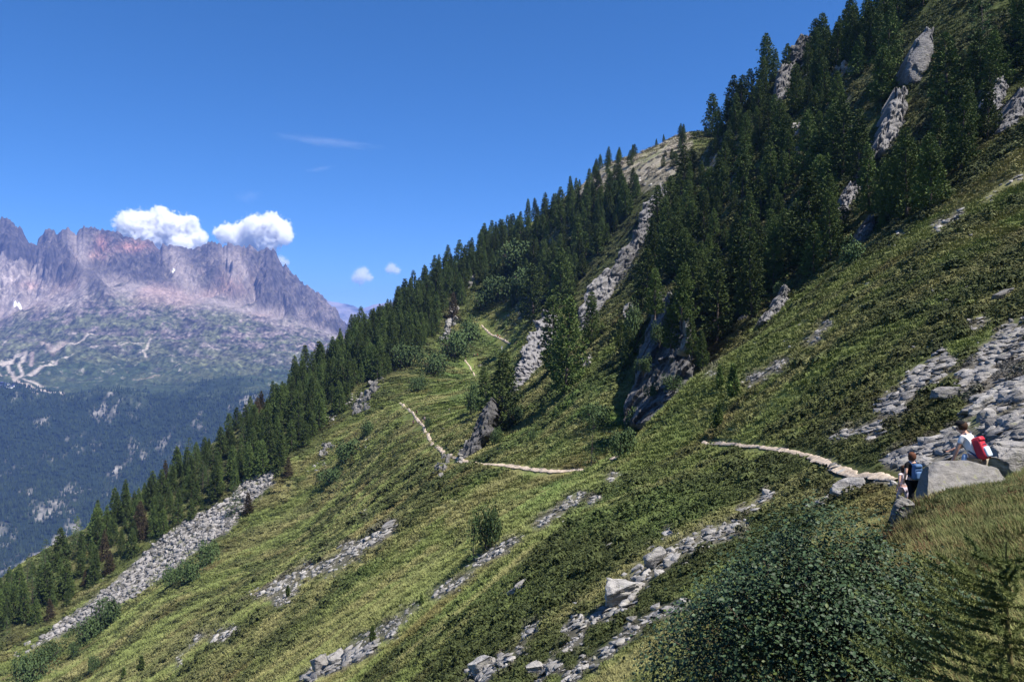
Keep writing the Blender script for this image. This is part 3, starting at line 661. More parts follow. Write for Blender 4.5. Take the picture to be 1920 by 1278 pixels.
def tree_kind(kind, seeds, mat, tag=None):
    TREE[tag or kind] = [(crown(s, kind, mat), trunk(s, kind)) for s in seeds]
tree_kind('pine', range(1, 8), M_PINE); tree_kind('slim', range(11, 15), M_PINE); tree_kind('spruce', range(21, 26), M_SPRUCE)
tree_kind('larch', range(31, 33), M_LARCH); tree_kind('young', range(41, 44), M_SPRUCE); tree_kind('spruce', range(51, 53), M_BROWN, 'rusty')
KN = {'pine': ('stone_pine', 'stone pine'), 'slim': ('slender_pine', 'slender pine'), 'spruce': ('spruce_tree', 'spruce'), 'larch': ('larch_tree', 'larch'), 'young': ('young_pine', 'young pine'), 'rusty': ('rusty_spruce', 'rusty brown spruce')}
FOREST = []                                   # (pos, height, kind, proto, yaw, wide, px size, label)
def tree_at(px, py, hpx, kind, label=None, wide=1.0, zone='', d=None):
    p = hit(px, py) if d is None else np.array(p3(px, py, d)); FOREST.append(dict(p=p, h=hpx/F*p[1], k=kind, w=wide, s=hpx, lab=label, z=zone))
rt = np.random.RandomState(77)
SPEC = [
 (1745,396,152,'pine','dark stone pine standing alone at the top edge of the near slope',1.15),
 (1520,505,195,'pine','broadest stone pine, left of the lower end of the steep rock rib',1.25),
 (1560,470,120,'pine','stone pine half hidden behind the broadest pine of the upper slope',1.1),
 (1345,642,165,'slim','tall slender pine right of the big shaded cliff, at the near slope rim',1.1),
 (1298,668,82,'slim','short pine between the pale pointed slab and the tall slender pine',1.0,117),
 (1257,655,115,'slim','dark narrow pine growing on a ledge of the big shaded cliff',.95,122),
 (1228,592,95,'pine','pine rooted on the top edge of the big shaded cliff, left one',1.1,131),(1277,608,120,'pine','pine rooted on the top edge of the big shaded cliff, right one',1.1,120),(1318,690,75,'slim','small pine at the right foot of the big shaded cliff',1.0,109),
 (1410,600,150,'pine','dense pine above the small pale outcrop at the near slope rim',1.05),
 (1385,560,150,'pine','dense pine close behind the tall slender pine of the rim',1.05),
 (1450,545,130,'pine','dense pine between the rim outcrop and the broadest pine',1.1),
 (1375,745,66,'young','larger of two saplings side by side on the open near slope',1.0),
 (1350,730,48,'young','smaller of two saplings side by side on the open near slope',.8),
 (1345,806,55,'young','lone sapling just above the near end of the trail',1.0),
 (1060,742,195,'pine','tall dark pine leaning over a shaded hollow in the bright green combe',1.0),
 (1038,700,150,'slim','pine crowded against the left side of the tall combe pine',1.1),
 (1108,650,110,'pine','short pine right of the tall combe pine',.9),
 (942,806,155,'pine','dark pine standing right behind the pointed pinnacle',1.2),
 (912,775,92,'slim','small pine to the left of the pinnacle pine',1.1),
 (1000,602,115,'pine','round headed pine above the jagged outcrop by the upper trail',1.3),
 (1050,580,120,'pine','pine on the shoulder behind the jagged outcrop',1.1),
 (1108,877,120,'larch','thin see-through larch standing over the middle trail',.75),
 (440,968,72,'larch','pale larch growing out of the grey scree strip',1.2),
 (466,962,42,'rusty','small rusty brown spruce beside the larch on the scree strip',1.4),
 (520,880,70,'spruce','dark spruce at the top end of the grey scree strip',1.3),
 (1475,86,50,'pine','rounded pine on the skyline crag, larger of the first two there',1.35),
 (1507,67,46,'pine','second rounded pine on the skyline crag',1.1),
 (1541,52,36,'pine','third pine up along the skyline crag',1.1),
 (1568,37,30,'pine','fourth pine up along the skyline crag',1.3),
 (1598,30,40,'pine','fifth and highest pine along the skyline crag',1.0),
 (1437,165,105,'pine','pine just under the skyline crag on its left flank',1.0),
 (1375,225,90,'pine','skyline pine on the steep left flank of the upper forest',1.1),
 (1335,260,90,'pine','lowest skyline pine where the upper forest meets the sky',1.1),
 (1245,254,17,'spruce','tiny spruce on the bare rounded top',1.1),(1231,260,15,'spruce','tiny spruce left of the other on the bare rounded top',1.1),
 (1140,305,36,'spruce','leftmost of the tallest spruces at the bare stony top',1.2),(1126,312,30,'spruce','small spruce on the left foot of the bare stony top',1.2),
 (1005,400,42,'spruce','pointed spruce on the skyline ridge beyond the bare top',1.1),(958,415,40,'spruce','pointed spruce on the flat part of the skyline ridge',1.1),
 (1850,262,115,'pine','pine beside the big rocks at the right edge of the upper slope',1.0),(1800,322,150,'pine','tall pine between the lone rim pine and the right edge rocks',1.1),
 (1845,100,150,'larch','light green larch like conifer high at the upper right',1.0),(1775,215,165,'slim','tall pine right of the big smooth boulder',1.2),
 (1630,395,135,'spruce','light green spruce right of the steep rock rib',1.05),(1665,150,150,'pine','pine on the left of the big smooth boulder',.95),
 (1655,195,110,'pine','broad pine below the big smooth boulder',1.35),(1580,330,150,'pine','double headed pine left of the steep rock rib',1.2),(1610,345,145,'slim','pine with dark crown hugging the steep rock rib',1.1),
 (1495,215,100,'pine','pine in the middle of the upper forest near the skyline outcrops',1.1),(1510,330,130,'pine','pine above the grassy glade of the upper forest',1.0),
 (1235,455,110,'pine','pine above the top of the middle rock band',1.1),(1210,580,120,'pine','wide low pine right of the middle rock band',1.2),(1165,655,60,'pine','bright pine at the head of the combe beneath the rock band',1.1),(1180,690,80,'pine','bushy pine at the left rim of the big shaded cliff',1.0),
 (735,640,62,'pine','pine near the pale boulders on the left ridge',1.2),(665,620,50,'spruce','pointed spruce where the left ridge meets the far mountain',1.2),(640,640,40,'spruce','small pointed spruce on the left ridge under the far hills',1.0),
 (330,900,68,'spruce','pointed spruce on the left ridge above the middle of the scree strip',1.1),(180,985,52,'spruce','dark spire shaped spruce low on the left ridge',1.0),(235,955,60,'spruce','dark spruce standing clear of the low left ridge',1.0),
 (540,895,40,'rusty','rusty brown spruce at the forest foot beside the scree top',1.3),(205,1075,45,'rusty','rusty brown spruce low in the left wood',1.2),(640,720,40,'rusty','rusty brown spruce in the middle of the left wood',1.2),(715,610,42,'rusty','rusty brown spruce high on the left ridge',1.2),(270,1010,48,'rusty','rusty brown spruce just above the scree strip',1.1),(95,1160,42,'rusty','rusty brown spruce at the low left corner of the wood',1.2),(850,600,55,'rusty','rusty brown spruce beside the pale rocks over the upper trail',1.2),(480,800,50,'rusty','rusty brown spruce on the ridge above the scree head',1.2)]
for s in SPEC: tree_at(*s[:4], label=s[4], wide=s[5], d=s[6] if len(s) > 6 else None)
ZONES = [  # polygon, tries, min spacing m, height range m, kinds, zone phrase
 ([(1300,300),(1440,130),(1560,60),(1720,-50),(1960,-60),(1960,130),(1880,190),(1790,310),(1760,390),(1640,440),(1500,540),(1420,560),(1330,620),(1285,560),(1275,440)], 1300, 3.9, (5.5, 14), ['pine', 'pine', 'pine', 'slim', 'spruce'], 'in the dense stand on the steep upper right slope'),
 ([(1000,425),(1060,380),(1140,350),(1225,350),(1225,385),(1165,480),(1100,560),(1050,570),(985,590),(930,560),(880,540),(900,460)], 900, 3.7, (9, 17), ['pine', 'pine', 'spruce', 'spruce', 'slim'], 'on the central hillside left of the middle rock band'),
 ([(1225,470),(1285,330),(1300,600),(1250,590),(1190,560)], 200, 4.0, (11, 16), ['pine', 'slim'], 'between the middle rock band and the big shaded cliff'),
 ([(1060,370),(1130,310),(1280,250),(1290,300),(1230,350),(1130,350)], 90, 5.0, (5, 9.5), ['spruce', 'pine'], 'scattered over the stony slope below the bare top'),
 ([(720,600),(750,560),(880,480),(1000,410),(930,470),(890,540),(850,590),(760,680),(700,720),(660,690)], 800, 3.8, (10, 18), ['pine', 'spruce', 'slim', 'spruce'], 'on the upper left ridge above the far trail'),
 ([(510,755),(640,650),(720,590),(690,700),(640,770),(570,840),(515,880),(480,850)], 700, 3.9, (9, 17), ['pine', 'spruce', 'spruce', 'slim', 'spruce'], 'in the middle of the left ridge wood'),
 ([(0,1112),(100,1050),(250,950),(370,860),(500,760),(510,880),(430,925),(330,995),(210,1080),(90,1165),(0,1200)], 1000, 4.0, (7, 14.5), ['spruce', 'pine', 'spruce', 'spruce', 'larch', 'rusty'], 'in the wood above the grey scree strip'),
 ([(-180,1240),(0,1112),(0,1200),(-180,1290)], 120, 5.0, (11, 15), ['spruce', 'pine'], 'in the wood above the grey scree strip'),
]
ROCK_GAPS = [((1245,355),(1200,440),34),((1200,440),(1110,575),42),((1690,180),(1590,390),38),((1727,150),(1727,60),42),((1500,370),(1480,440),16),((1230,560),(1240,700),48),((1290,620),(1290,700),22),((1015,600),(975,725),44),((1900,180),(1880,240),26),((1470,545),(1430,600),20),((1510,80),(1455,190),18),((730,560),(690,590),16),((850,570),(838,640),12),((1540,350),(1480,450),14),((1590,130),(1560,150),14),((1490,250),(1500,300),14),((1600,400),(1585,330),18),((690,740),(660,775),14),((1250,255),(1180,340),14),((1420,470),(1440,420),10),((1600,430),(1630,420),20)]
def near_gap(px, py):
    for (x0, y0), (x1, y1), w in ROCK_GAPS:
        t = min(1, max(0, ((px-x0)*(x1-x0)+(py-y0)*(y1-y0))/((x1-x0)**2+(y1-y0)**2+1e-9)))
        if math.hypot(px-x0-t*(x1-x0), py-y0-t*(y1-y0)) < w: return True
    return False
XY = [np.array(f['p'][:2]) for f in FOREST]
for poly, k, gap, (h0, h1), kinds, phrase in ZONES:
    q = in_poly_pts(poly, k, rt); P = hits(q[:, 0], q[:, 1])
    for (px, py), p in zip(q, P):
        a = np.array(XY)
        hgt = rt.uniform(h0, h1)*(1 if rt.rand() > .18 else .6); kd = kinds[rt.randint(len(kinds))]
        if kd == 'rusty' and rt.rand() > .35: kd = 'spruce'
        if (np.hypot(a[:, 0]-p[0], a[:, 1]-p[1]) < gap*(.8+.25*(p[1] > 260))).any(): continue
        # leave the rocks in view: no foot on them, no crown in front of them
        if near_gap(px, py) or (near_gap(px, py-.45*hgt/p[1]*F) and rt.rand() < .8): continue
        if p[1] < 260 and px > 1480 and fbm(np.array([p[0]*.045]), np.array([p[1]*.045]), o=2)[0] < -.17: continue
        XY.append(p[:2]); FOREST.append(dict(p=p, h=hgt, k=kd, w=rt.uniform(.85, 1.35)*(1.12 if h1 < 10 else 1), s=hgt/p[1]*F, lab=None, z=phrase))
def finish_forest():
    named = [f for f in FOREST if f['lab']]; rest = sorted([f for f in FOREST if not f['lab']], key=lambda f: -f['s'])
    keep = rest[:max(0, 296-len(named))]; stuff = rest[len(keep):]
    print('TREES', len(named), len(keep), len(stuff))
    byz = {}
    for f in keep: byz.setdefault((f['z'], f['k']), []).append(f)
    for (z, k), lst in byz.items():
        hs = sorted(f['h'] for f in lst); n = len(hs)
        for f in lst:
            w = 'tall' if f['h'] > hs[int(n*.6)] else ('short' if f['h'] < 9 else 'medium sized')
            if n >= 4 and f['h'] == hs[-1]: w = 'tallest'
            f['lab'] = '%s %s %s' % (w, KN[k][1], z)
            f['grp'] = f['lab'] if w != 'tallest' else None
    for f in named+keep:
        r = TREE[f['k']]; cr, tr = r[rt.randint(len(r))]; p = f['p']; h = f['h']
        e = link(KN[f['k']][0], None, None, (p[0], p[1], p[2]-.02*h), (rt.normal(0, .035), rt.normal(0, .035), rt.uniform(0, 6.28)), (h*f['w'], h*f['w'], h), label=f['lab'], cat='tree', group=f.get('grp') or 'conifers of the hillside')
        link('crown', cr, e); link('trunk', tr, e)
    return stuff
# ---------- scattering many small plants as one object ----------
def scatter_tree():
    g = bpy.data.node_groups.new('scatter', 'GeometryNodeTree')
    g.interface.new_socket('Geometry', in_out='INPUT', socket_type='NodeSocketGeometry'); g.interface.new_socket('Geometry', in_out='OUTPUT', socket_type='NodeSocketGeometry')
    n = lambda typ, **k: N(g, typ, **k); gi = n('NodeGroupInput'); go = n('NodeGroupOutput')
    def at(name, typ): a = n('GeometryNodeInputNamedAttribute', data_type=typ); a.inputs[0].default_value = name; return a.outputs[0]
    sp = n('GeometryNodeSeparateGeometry', domain='POINT'); L(g, gi.outputs[0], sp.inputs[0]); L(g, at('is_pt', 'BOOLEAN'), sp.inputs['Selection'])
    mp = n('GeometryNodeMeshToPoints'); L(g, sp.outputs['Selection'], mp.inputs[0])
    si = n('GeometryNodeSplitToInstances', domain='POINT'); L(g, sp.outputs['Inverted'], si.inputs[0]); L(g, at('pid', 'INT'), si.inputs['Group ID'])
    ip = n('GeometryNodeInstanceOnPoints'); L(g, mp.outputs[0], ip.inputs['Points']); L(g, si.outputs['Instances'], ip.inputs['Instance'])
    ip.inputs['Pick Instance'].default_value = True; L(g, at('pid', 'INT'), ip.inputs['Instance Index'])
    er = n('FunctionNodeEulerToRotation'); L(g, at('rot', 'FLOAT_VECTOR'), er.inputs[0]); L(g, er.outputs[0], ip.inputs['Rotation'])
    L(g, at('scl', 'FLOAT_VECTOR'), ip.inputs['Scale']); L(g, ip.outputs[0], go.inputs[0])
    return g
SCATTER = scatter_tree()
def scatter(name, protos, mats, P, pid, rot, scl, tint, label=None):
    """protos: (V, tris, material index per tri); one object whose own points carry copies of its own small meshes"""
    Vs, Fs, Fm, pv = [], [], [], []; n = 0
    for i, (V, T, mi) in enumerate(protos): Vs.append(V); Fs.append(T+n); Fm.append(np.broadcast_to(mi, (len(T),))); pv.append(np.full(len(V), i)); n += len(V)
    V = np.concatenate(Vs+[P]); k = len(P); z3 = np.zeros((n, 3))
    me = mesh_np(name, V, np.concatenate(Fs), mats, False, np.concatenate(Fm), {
        'is_pt': ('BOOLEAN', np.r_[np.zeros(n), np.ones(k)]), 'pid': ('INT', np.r_[np.concatenate(pv), pid]), 'rot': ('FLOAT_VECTOR', np.concatenate([z3, rot])),
        'scl': ('FLOAT_VECTOR', np.concatenate([z3+1, scl])), 'cov': ('FLOAT_COLOR', np.concatenate([z3+.05, tint]))})
    o = link(name, me, kind='stuff', label=label); md = o.modifiers.new('scatter', 'NODES'); md.node_group = SCATTER
    return o
def tri_mesh_of(me, mi):
    V = np.empty(len(me.vertices)*3, np.float32); me.vertices.foreach_get('co', V); me.calc_loop_triangles(); T = np.empty(len(me.loop_triangles)*3, np.int32); me.loop_triangles.foreach_get('vertices', T)
    return V.reshape(-1, 3), T.reshape(-1, 3), mi
STUFF_TREES = finish_forest()
if STUFF_TREES:
    keys = ['pine', 'slim', 'spruce', 'larch', 'rusty']; protos = []; start = {}
    for k in keys:
        start[k] = len(protos)
        for cr, tr in TREE[k][:2]:
            V, T, _ = tri_mesh_of(cr, 0); W, U, _ = tri_mesh_of(tr, 0)
            protos.append((np.concatenate([V, W]), np.concatenate([T, U+len(V)]), np.r_[np.full(len(T), {'pine': 0, 'slim': 0, 'spruce': 1, 'larch': 2, 'rusty': 3}[k]), np.full(len(U), 4)]))
    n = len(STUFF_TREES); hh = np.array([f['h'] for f in STUFF_TREES]); ww = np.array([f['w'] for f in STUFF_TREES]); P = np.array([f['p'] for f in STUFF_TREES]); P[:, 2] -= .02*hh
    scatter('forest', protos, [M_PINE, M_SPRUCE, M_LARCH, M_BROWN, M_BARK], P, np.array([start[f['k']]+rt.randint(2) for f in STUFF_TREES]), np.stack([np.zeros(n), np.zeros(n), rt.uniform(0, 6.28, n)], 1), np.stack([hh*ww, hh*ww, hh], 1), np.zeros((n, 3))+.05, 'smaller conifers filling the far parts of the hillside wood')

# ---------- ground cover ----------
def cover_mat(name, gloss=.2, vmin=.84, vmax=1.2, trans=0.0):
    m, t, b = new_mat(name, .8, gloss)
    a = N(t, 'ShaderNodeAttribute', attribute_name='cov', attribute_type='INSTANCER').outputs['Color']
    rnd = N(t, 'ShaderNodeObjectInfo').outputs['Random']; c = hsv(t, a, maprange(t, rnd, 0, 1, vmin, vmax))
    c = hsv(t, c, maprange(t, noise(t, 3, 3, .6, geo_pos(t)), .3, .7, .8, 1.2)); L(t, c, b.inputs['Base Color']); return m
M_COVER = cover_mat('ground_cover_leaves'); M_GRASS = cover_mat('grass_blades', .25)
def leafy_dome(seed, n, leaf, flat_=.6, lumps=6):
    r = np.random.RandomState(seed); c = np.concatenate([r.uniform(-.6, .6, (lumps, 2)), r.uniform(.1, .35, (lumps, 1))], 1); rad = r.uniform(.3, .55, lumps)
    i = r.randint(lumps, size=n); v = r.normal(size=(n, 3)); v[:, 2] = np.abs(v[:, 2])*1.1-.2; v /= np.linalg.norm(v, axis=1)[:, None]
    p = c[i]+v*(rad[i]*r.uniform(.75, 1.05, n))[:, None]; p[:, 2] *= flat_/.6
    nrm = v*.7+r.normal(size=(n, 3))*.6+np.array((0, 0, .35)); nrm /= np.linalg.norm(nrm, axis=1)[:, None]
    a = np.cross(nrm, r.normal(size=(n, 3))); a /= np.linalg.norm(a, axis=1)[:, None]; b = np.cross(nrm, a); s = (leaf*r.uniform(.6, 1.3, n))[:, None]
    V = np.stack([p-a*s, p-b*s*.5, p+a*s, p+b*s*.5], 1).reshape(-1, 3); k = np.arange(n)[:, None]*4
    return V, np.concatenate([np.concatenate([k, k+1, k+2], 1), np.concatenate([k, k+2, k+3], 1)]), 0
def grass_tuft(seed, n, h, spread, lean, w, droop=.4):
    r = np.random.RandomState(seed); a = r.uniform(0, 6.28, n); rr = spread*np.sqrt(r.rand(n)); p = np.stack([rr*np.cos(a), rr*np.sin(a), np.full(n, -.05)], 1)
    a2 = a+r.normal(0, .8, n); out = np.stack([np.cos(a2), np.sin(a2), np.zeros(n)], 1)*(lean*r.uniform(.2, 1.2, n))[:, None]; hh = (h*r.uniform(.5, 1.15, n))[:, None]; up = np.array((0, 0, 1.))
    m1 = p+up*hh*.55+out*hh*.3; tip = p+up*hh*(1-droop*r.rand(n))[:, None]+out*hh; side = np.stack([-np.sin(a2), np.cos(a2), np.zeros(n)], 1)*w
    V = np.stack([p-side, p+side, m1+side*.8, m1-side*.8, tip], 1).reshape(-1, 3); k = np.arange(n)[:, None]*5
    return V, np.concatenate([np.concatenate([k, k+1, k+2], 1), np.concatenate([k, k+2, k+3], 1), np.concatenate([k+3, k+2, k+4], 1)]), 1
TRAIL_PX = [[(1318,829),(1345,831),(1370,833),(1420,838),(1460,842),(1500,850),(1540,866),(1580,884),(1620,893),(1680,902)],
 [(750,756),(768,769),(779,782),(789,794),(798,806),(806,826),(817,838),(832,848),(852,858),(868,864),(885,868),(905,871),(930,871),(960,874),(1000,881),(1022,883),(1050,884),(1086,881),(1112,877),(1135,864),(1160,859)],
 [(872,676),(884,688),(893,705)], [(903,610),(912,622),(925,628),(940,633),(958,643)]]
def densify(pts, step):
    p = np.array(pts, float); out = []
    for a, b in zip(p[:-1], p[1:]):
        n = max(1, int(np.linalg.norm(b-a)/step)); out += [a+(b-a)*i/n for i in range(n)]
    return np.array(out+[p[-1]])
FAR_SPOTS = [tuple(p[:2]) for p in hits([775,786,791,796,781,890,873,889,895,941,933,937],[797,796,795,793,779,692,676,671,670,655,633,633])]
TRAIL_3D = [np.array(hits(*densify(t, 3).T)) for t in TRAIL_PX]
_tr = np.concatenate(TRAIL_3D)
def ground_cover():
    r = np.random.RandomState(3); pts = []
    for d0, d1, e, um in ((4.5, 70, .0068, .96), (70, 480, .0050, .90)):
        nu = int(2*um/e); nd = int(math.log(d1/d0)/e); U, T = np.meshgrid(np.linspace(-um, um, nu), np.linspace(math.log(d0), math.log(d1), nd))
        U = (U+r.uniform(-.6, .6, U.shape)*e).ravel(); Dd = np.exp((T+r.uniform(-.6, .6, T.shape)*e).ravel()); pts.append(np.stack([U*Dd, Dd, np.full_like(U, e)], 1))
    P = np.concatenate(pts); x, y = P[:, 0], P[:, 1]; z = H0(x, y); keep = (CY-z/y*F < 1330) & (vis_margin(x, y, z+.02*y**.8) < 14) & ((np.abs(x/y) < .70) | (r.rand(len(x)) < .45)); x, y, z, e = x[keep], y[keep], z[keep], P[keep, 2]
    z = H(x, y); col, shrub, dry, lush, wood = cover(x, y, z)
    dist = np.full(len(x), 9.)
    for i in range(0, len(x), 4000): dist[i:i+4000] = np.sqrt(((x[i:i+4000, None]-_tr[None, :, 0])**2+(y[i:i+4000, None]-_tr[None, :, 1])**2).min(1))
    near = y < 21+2*fbm(x*.4, y*.4)
    knoll = near & (x > .30*y-1.0)
    ppx = CX+x/y*F; ppy = CY-z/y*F; den = stone_density(ppx, ppy)*(y < 190)
    st = r.rand(len(x)) < den*.84; tree = KDTree(len(SP))
    for i, p in enumerate(SP): tree.insert((p[0], p[1], 0), i)
    tree.balance(); ss = np.array([q[1] for q in STONES])/F*SP[:, 1]*.5
    for i in np.nonzero(y < 170)[0]:
        for c_, j, dd in tree.find_range((x[i], y[i], 0), max(.55, .012*y[i])):
            if dd < ss[j]*1.0+.0035*y[i]: st[i] = True; break
    ppx = CX+x/y*F; ppy = CY-z/y*F; scr = (inpoly(ppx, ppy, SCREE_POLY[0]) & (y < 60)) | (inpoly(ppx, ppy, SCREE_POLY[1]) & (y > 200))
    for wx_, wy_ in FAR_SPOTS: st |= (np.abs(x-wx_) < 1.6) & (y < wy_+2) & (y > wy_-7)
    keep = ~st & ~(scr & (y > 200) & (r.rand(len(x)) < .8)) & ~(inpoly(ppx, ppy, BARE_POLY) & (y > 300) & (r.rand(len(x)) < .7)) & (dist > np.where(y < 90, .55, .0075*y)) & ~((wood > 0) & (r.rand(len(x)) < .45)) & ~(knoll & (r.rand(len(x)) < .3))
    x, y, z, e, col, shrub, dry, lush, knoll, wood = (a[keep] for a in (x, y, z, e, col, shrub, dry, lush, knoll, wood)); n = len(x); print('COVER', n)
    pid = np.where(r.rand(n) < np.clip(shrub*1.25-.1, .05, .95), r.randint(0, 4, n), r.randint(4, 7, n))
    lone = np.zeros(n, bool); pid = np.where(knoll & (pid < 4) & (r.rand(n) < .4), r.randint(4, 7, n), pid)
    pid = np.where(knoll & (pid >= 4), r.randint(7, 10, n), pid)
    sz = np.maximum(.9*e*y, .06)*r.uniform(.7, 1.5, n)*(1+.25*(y > 70)); tall = np.where(pid < 4, r.uniform(.6, 1.25, n), r.uniform(.6, 1.1, n))*np.clip(1.15-y/420, .45, 1)
    big = (pid < 4) & (r.rand(n) < .09) & (shrub > .6) & (y < 200) & (y > 22); sz = np.where(big, sz*1.9, sz); col = np.where(big[:, None], col*.55+C_SHRUB*.35, col)
    gs = np.where(pid >= 7, np.clip(.9*r.uniform(.7, 1.3, n), .5, 1.2), sz); gs = np.where((pid >= 4) & (pid < 7), sz*1.25, gs)
    scl = np.stack([gs, gs, gs*np.where(pid >= 7, r.uniform(.7, 1.2, n), tall)], 1)
    gx = (H0(x+1, y)-H0(x-1, y))/2; gy = (H0(x, y+1)-H0(x, y-1))/2
    # domes lie on the slope; grass stands up, combed a little downhill
    lay = np.where(pid < 4, .75, .25); nx, ny = -gx*lay, -gy*lay; az = r.uniform(0, 6.28, n)
    rx = np.arcsin(np.clip(-ny/np.sqrt(1+nx*nx+ny*ny), -1, 1)); ry = np.arctan2(nx, 1); rot = np.stack([rx, ry, az], 1)
    # euler XYZ applies z-spin last, so spin is put on the prototypes' own symmetry instead
    rot[:, 2] = r.uniform(-.6, .6, n)
    tint = col*r.uniform(.85, 1.18, (n, 1))*np.where(pid < 4, .95, 1.12)[:, None]
    kd = knoll & (r.rand(n) < .16); tint[kd] = C_STRAW*r.uniform(.7, 1.1, (kd.sum(), 1)); kb = knoll & (r.rand(n) < .12); tint[kb] = C_BROWN*1.1
    protos = [leafy_dome(201+i, 130, .17, f) for i, f in enumerate((.55, .7, .5, .65))]+[grass_tuft(211+i, 80, .46, .95, .7, .036) for i in range(3)]+[grass_tuft(221+i, 90, .18, .28, .5, .0035) for i in range(3)]
    scatter('ground_cover', protos, [M_COVER, M_GRASS], np.stack([x, y, z-.02], 1), pid, rot, scl, tint, 'low shrubs and grass covering the open mountainside')

# ---------- shrubs that stand out one by one ----------
def leaf_mat(name, c0, c1, spec=.12, rough=.8):
    m, t, b = new_mat(name, rough, spec); p = geo_pos(t)
    c = ramp(t, noise(t, 2.2, 4, .6, p), [(.33, c0), (.68, c1)]); rnd = N(t, 'ShaderNodeObjectInfo').outputs['Random']
    c = hsv(t, c, maprange(t, rnd, 0, 1, .8, 1.25)); c = hsv(t, c, maprange(t, noise(t, 40, 2, .6, p), .3, .7, .75, 1.3)); L(t, c, b.inputs['Base Color']); return m
M_ALDER = leaf_mat('alder_leaves', (.030, .052, .020), (.085, .125, .048))
def bush_meshes(seed):
    V, T, _ = leafy_dome(seed, 1500, .062, .75, 14); mb = MB(); r = np.random.RandomState(seed)
    for i in range(9):
        a = r.uniform(0, 6.28); mb.tube([(0, 0, -.15), (.25*math.cos(a), .25*math.sin(a), .2), (.6*math.cos(a), .6*math.sin(a), .5)], [.03, .02, .008], 4, False)
    return mesh_np('bush_leaves', V, T, [M_ALDER]), mb.mesh('bush_stem', M_BARK)
BUSH = [bush_meshes(s) for s in (301, 302, 303, 304)]
def bush(px, py, wpx, hpx, label, d=None):
    p = hit(px, py) if d is None else np.array(p3(px, py, d)); k = p[1]/F; b = BUSH[rt.randint(4)]
    e = link('alder_bush', None, None, tuple(p), (0, 0, rt.uniform(0, 6.28)), (wpx*k/1.9, wpx*k/1.9, hpx*k/.78), label=label, cat='bush', group='alder bushes of the hillside')
    link('foliage', b[0], e); link('stem', b[1], e)
for a in [(205,1172,60,46,'wide dark bush at the lower end of the scree strip'),(165,1200,62,40,'dark bush just below left of the widest bush under the scree strip'),(60,1278,75,48,'big dark bush in the lower left corner'),(95,1240,45,32,'dark bush above the lower left corner bush'),(140,1232,26,24,'small bush between the lower left bushes and the scree'),
 (328,1098,46,34,'left one of two touching bushes under the middle of the scree strip'),(358,1090,52,38,'right one of two touching bushes under the middle of the scree strip'),(390,1058,42,42,'single round bush right below the scree strip'),(175,1262,26,30,'small upright bush on the grass near the lower left corner'),
 (650,862,56,34,'bush under the dark wood left of the far trail, widest there'),(620,905,50,24,'low bush on the pale grass strip under the left wood'),(690,815,34,26,'small bush below the pale rocks beside the far trail'),(783,733,32,26,'round dark bush alone above the start of the far trail'),(812,702,62,36,'dark bush row end above the far trail, left of the long thicket'),(850,668,70,42,'long dark thicket below the rocks of the upper trail'),(880,640,60,38,'dark thicket touching the upper trail bend'),(760,690,66,40,'dark bush beneath the left ridge pines'),(940,560,70,40,'blue green bush at the forest edge over the upper trail'),(990,545,80,44,'blue green bush amid the central pines'),(970,510,90,50,'broad blue green bush high amid the central pines'),(905,580,50,32,'dark bush above the upper trail end'),
 (802,800,18,16,'tiny bush beside the hikers on the far trail'),(1165,858,62,50,'grey green bush at the foot of the big shaded cliff, left of its neighbour'),(1195,822,66,54,'grey green bush hugging the foot of the big shaded cliff'),(1222,785,50,40,'grey green bush highest along the cliff foot'),(965,795,44,32,'dark bush right of the pinnacle pine'),(930,835,30,30,'small dark bush under the pinnacle'),(998,830,16,20,'tiny round bush on the bright green slope'),(885,780,34,56,'pale green bush left of the pinnacle'),
 (1600,498,66,44,'round leafy bush at the top rim of the near slope'),(1680,360,40,26,'small bush below the right edge pines'),(1470,555,40,26,'bush at the foot of the rim outcrop'),(915,1028,60,70,'round leafy bush leaning against the young larch in the meadow'),(1190,655,50,70,'bright green bush at the cliff head'),(1120,800,60,40,'low bush behind the thin larch'),(1206,700,34,30,'small bush on the left ledge of the big shaded cliff',129),(1236,645,30,34,'bush in the upper cleft of the big shaded cliff',126),(1262,735,40,28,'low bush on the foot ledge of the big shaded cliff',117),(1222,745,30,24,'small bush low on the face of the big shaded cliff',123)]: bush(*a)
tree_spec = hit(888, 1050); TREE_M = TREE['larch'][0]
e = link('larch_tree', None, None, tuple(tree_spec), (0, 0, 1), (98/F*tree_spec[1]*1.15,)*2+(98/F*tree_spec[1],), label='young larch standing in the meadow with a round bush at its side', cat='tree', group='conifers of the hillside'); link('crown', TREE_M[0], e); link('trunk', TREE_M[1], e)
e = None
for px, py, h, lab in ((790,1138,24,'tiny dark conifer seedling at the end of a stone row in the meadow'),(698,1200,30,'dead looking seedling on the lower stone row'),(265,1262,34,'dark seedling low on the grass near the lower left, right one'),(232,1275,24,'smaller dark seedling low on the grass near the lower left'),(540,1118,22,'dark seedling amid the pale stones in the meadow')):
    p = hit(px, py); h *= p[1]/F; e = link('young_pine', None, None, tuple(p), (0, 0, px), (h*1.1, h*1.1, h), label=lab, cat='tree', group='seedlings on the meadow'); c_, t_ = TREE['young'][px % 3]; link('crown', c_, e); link('trunk', t_, e)
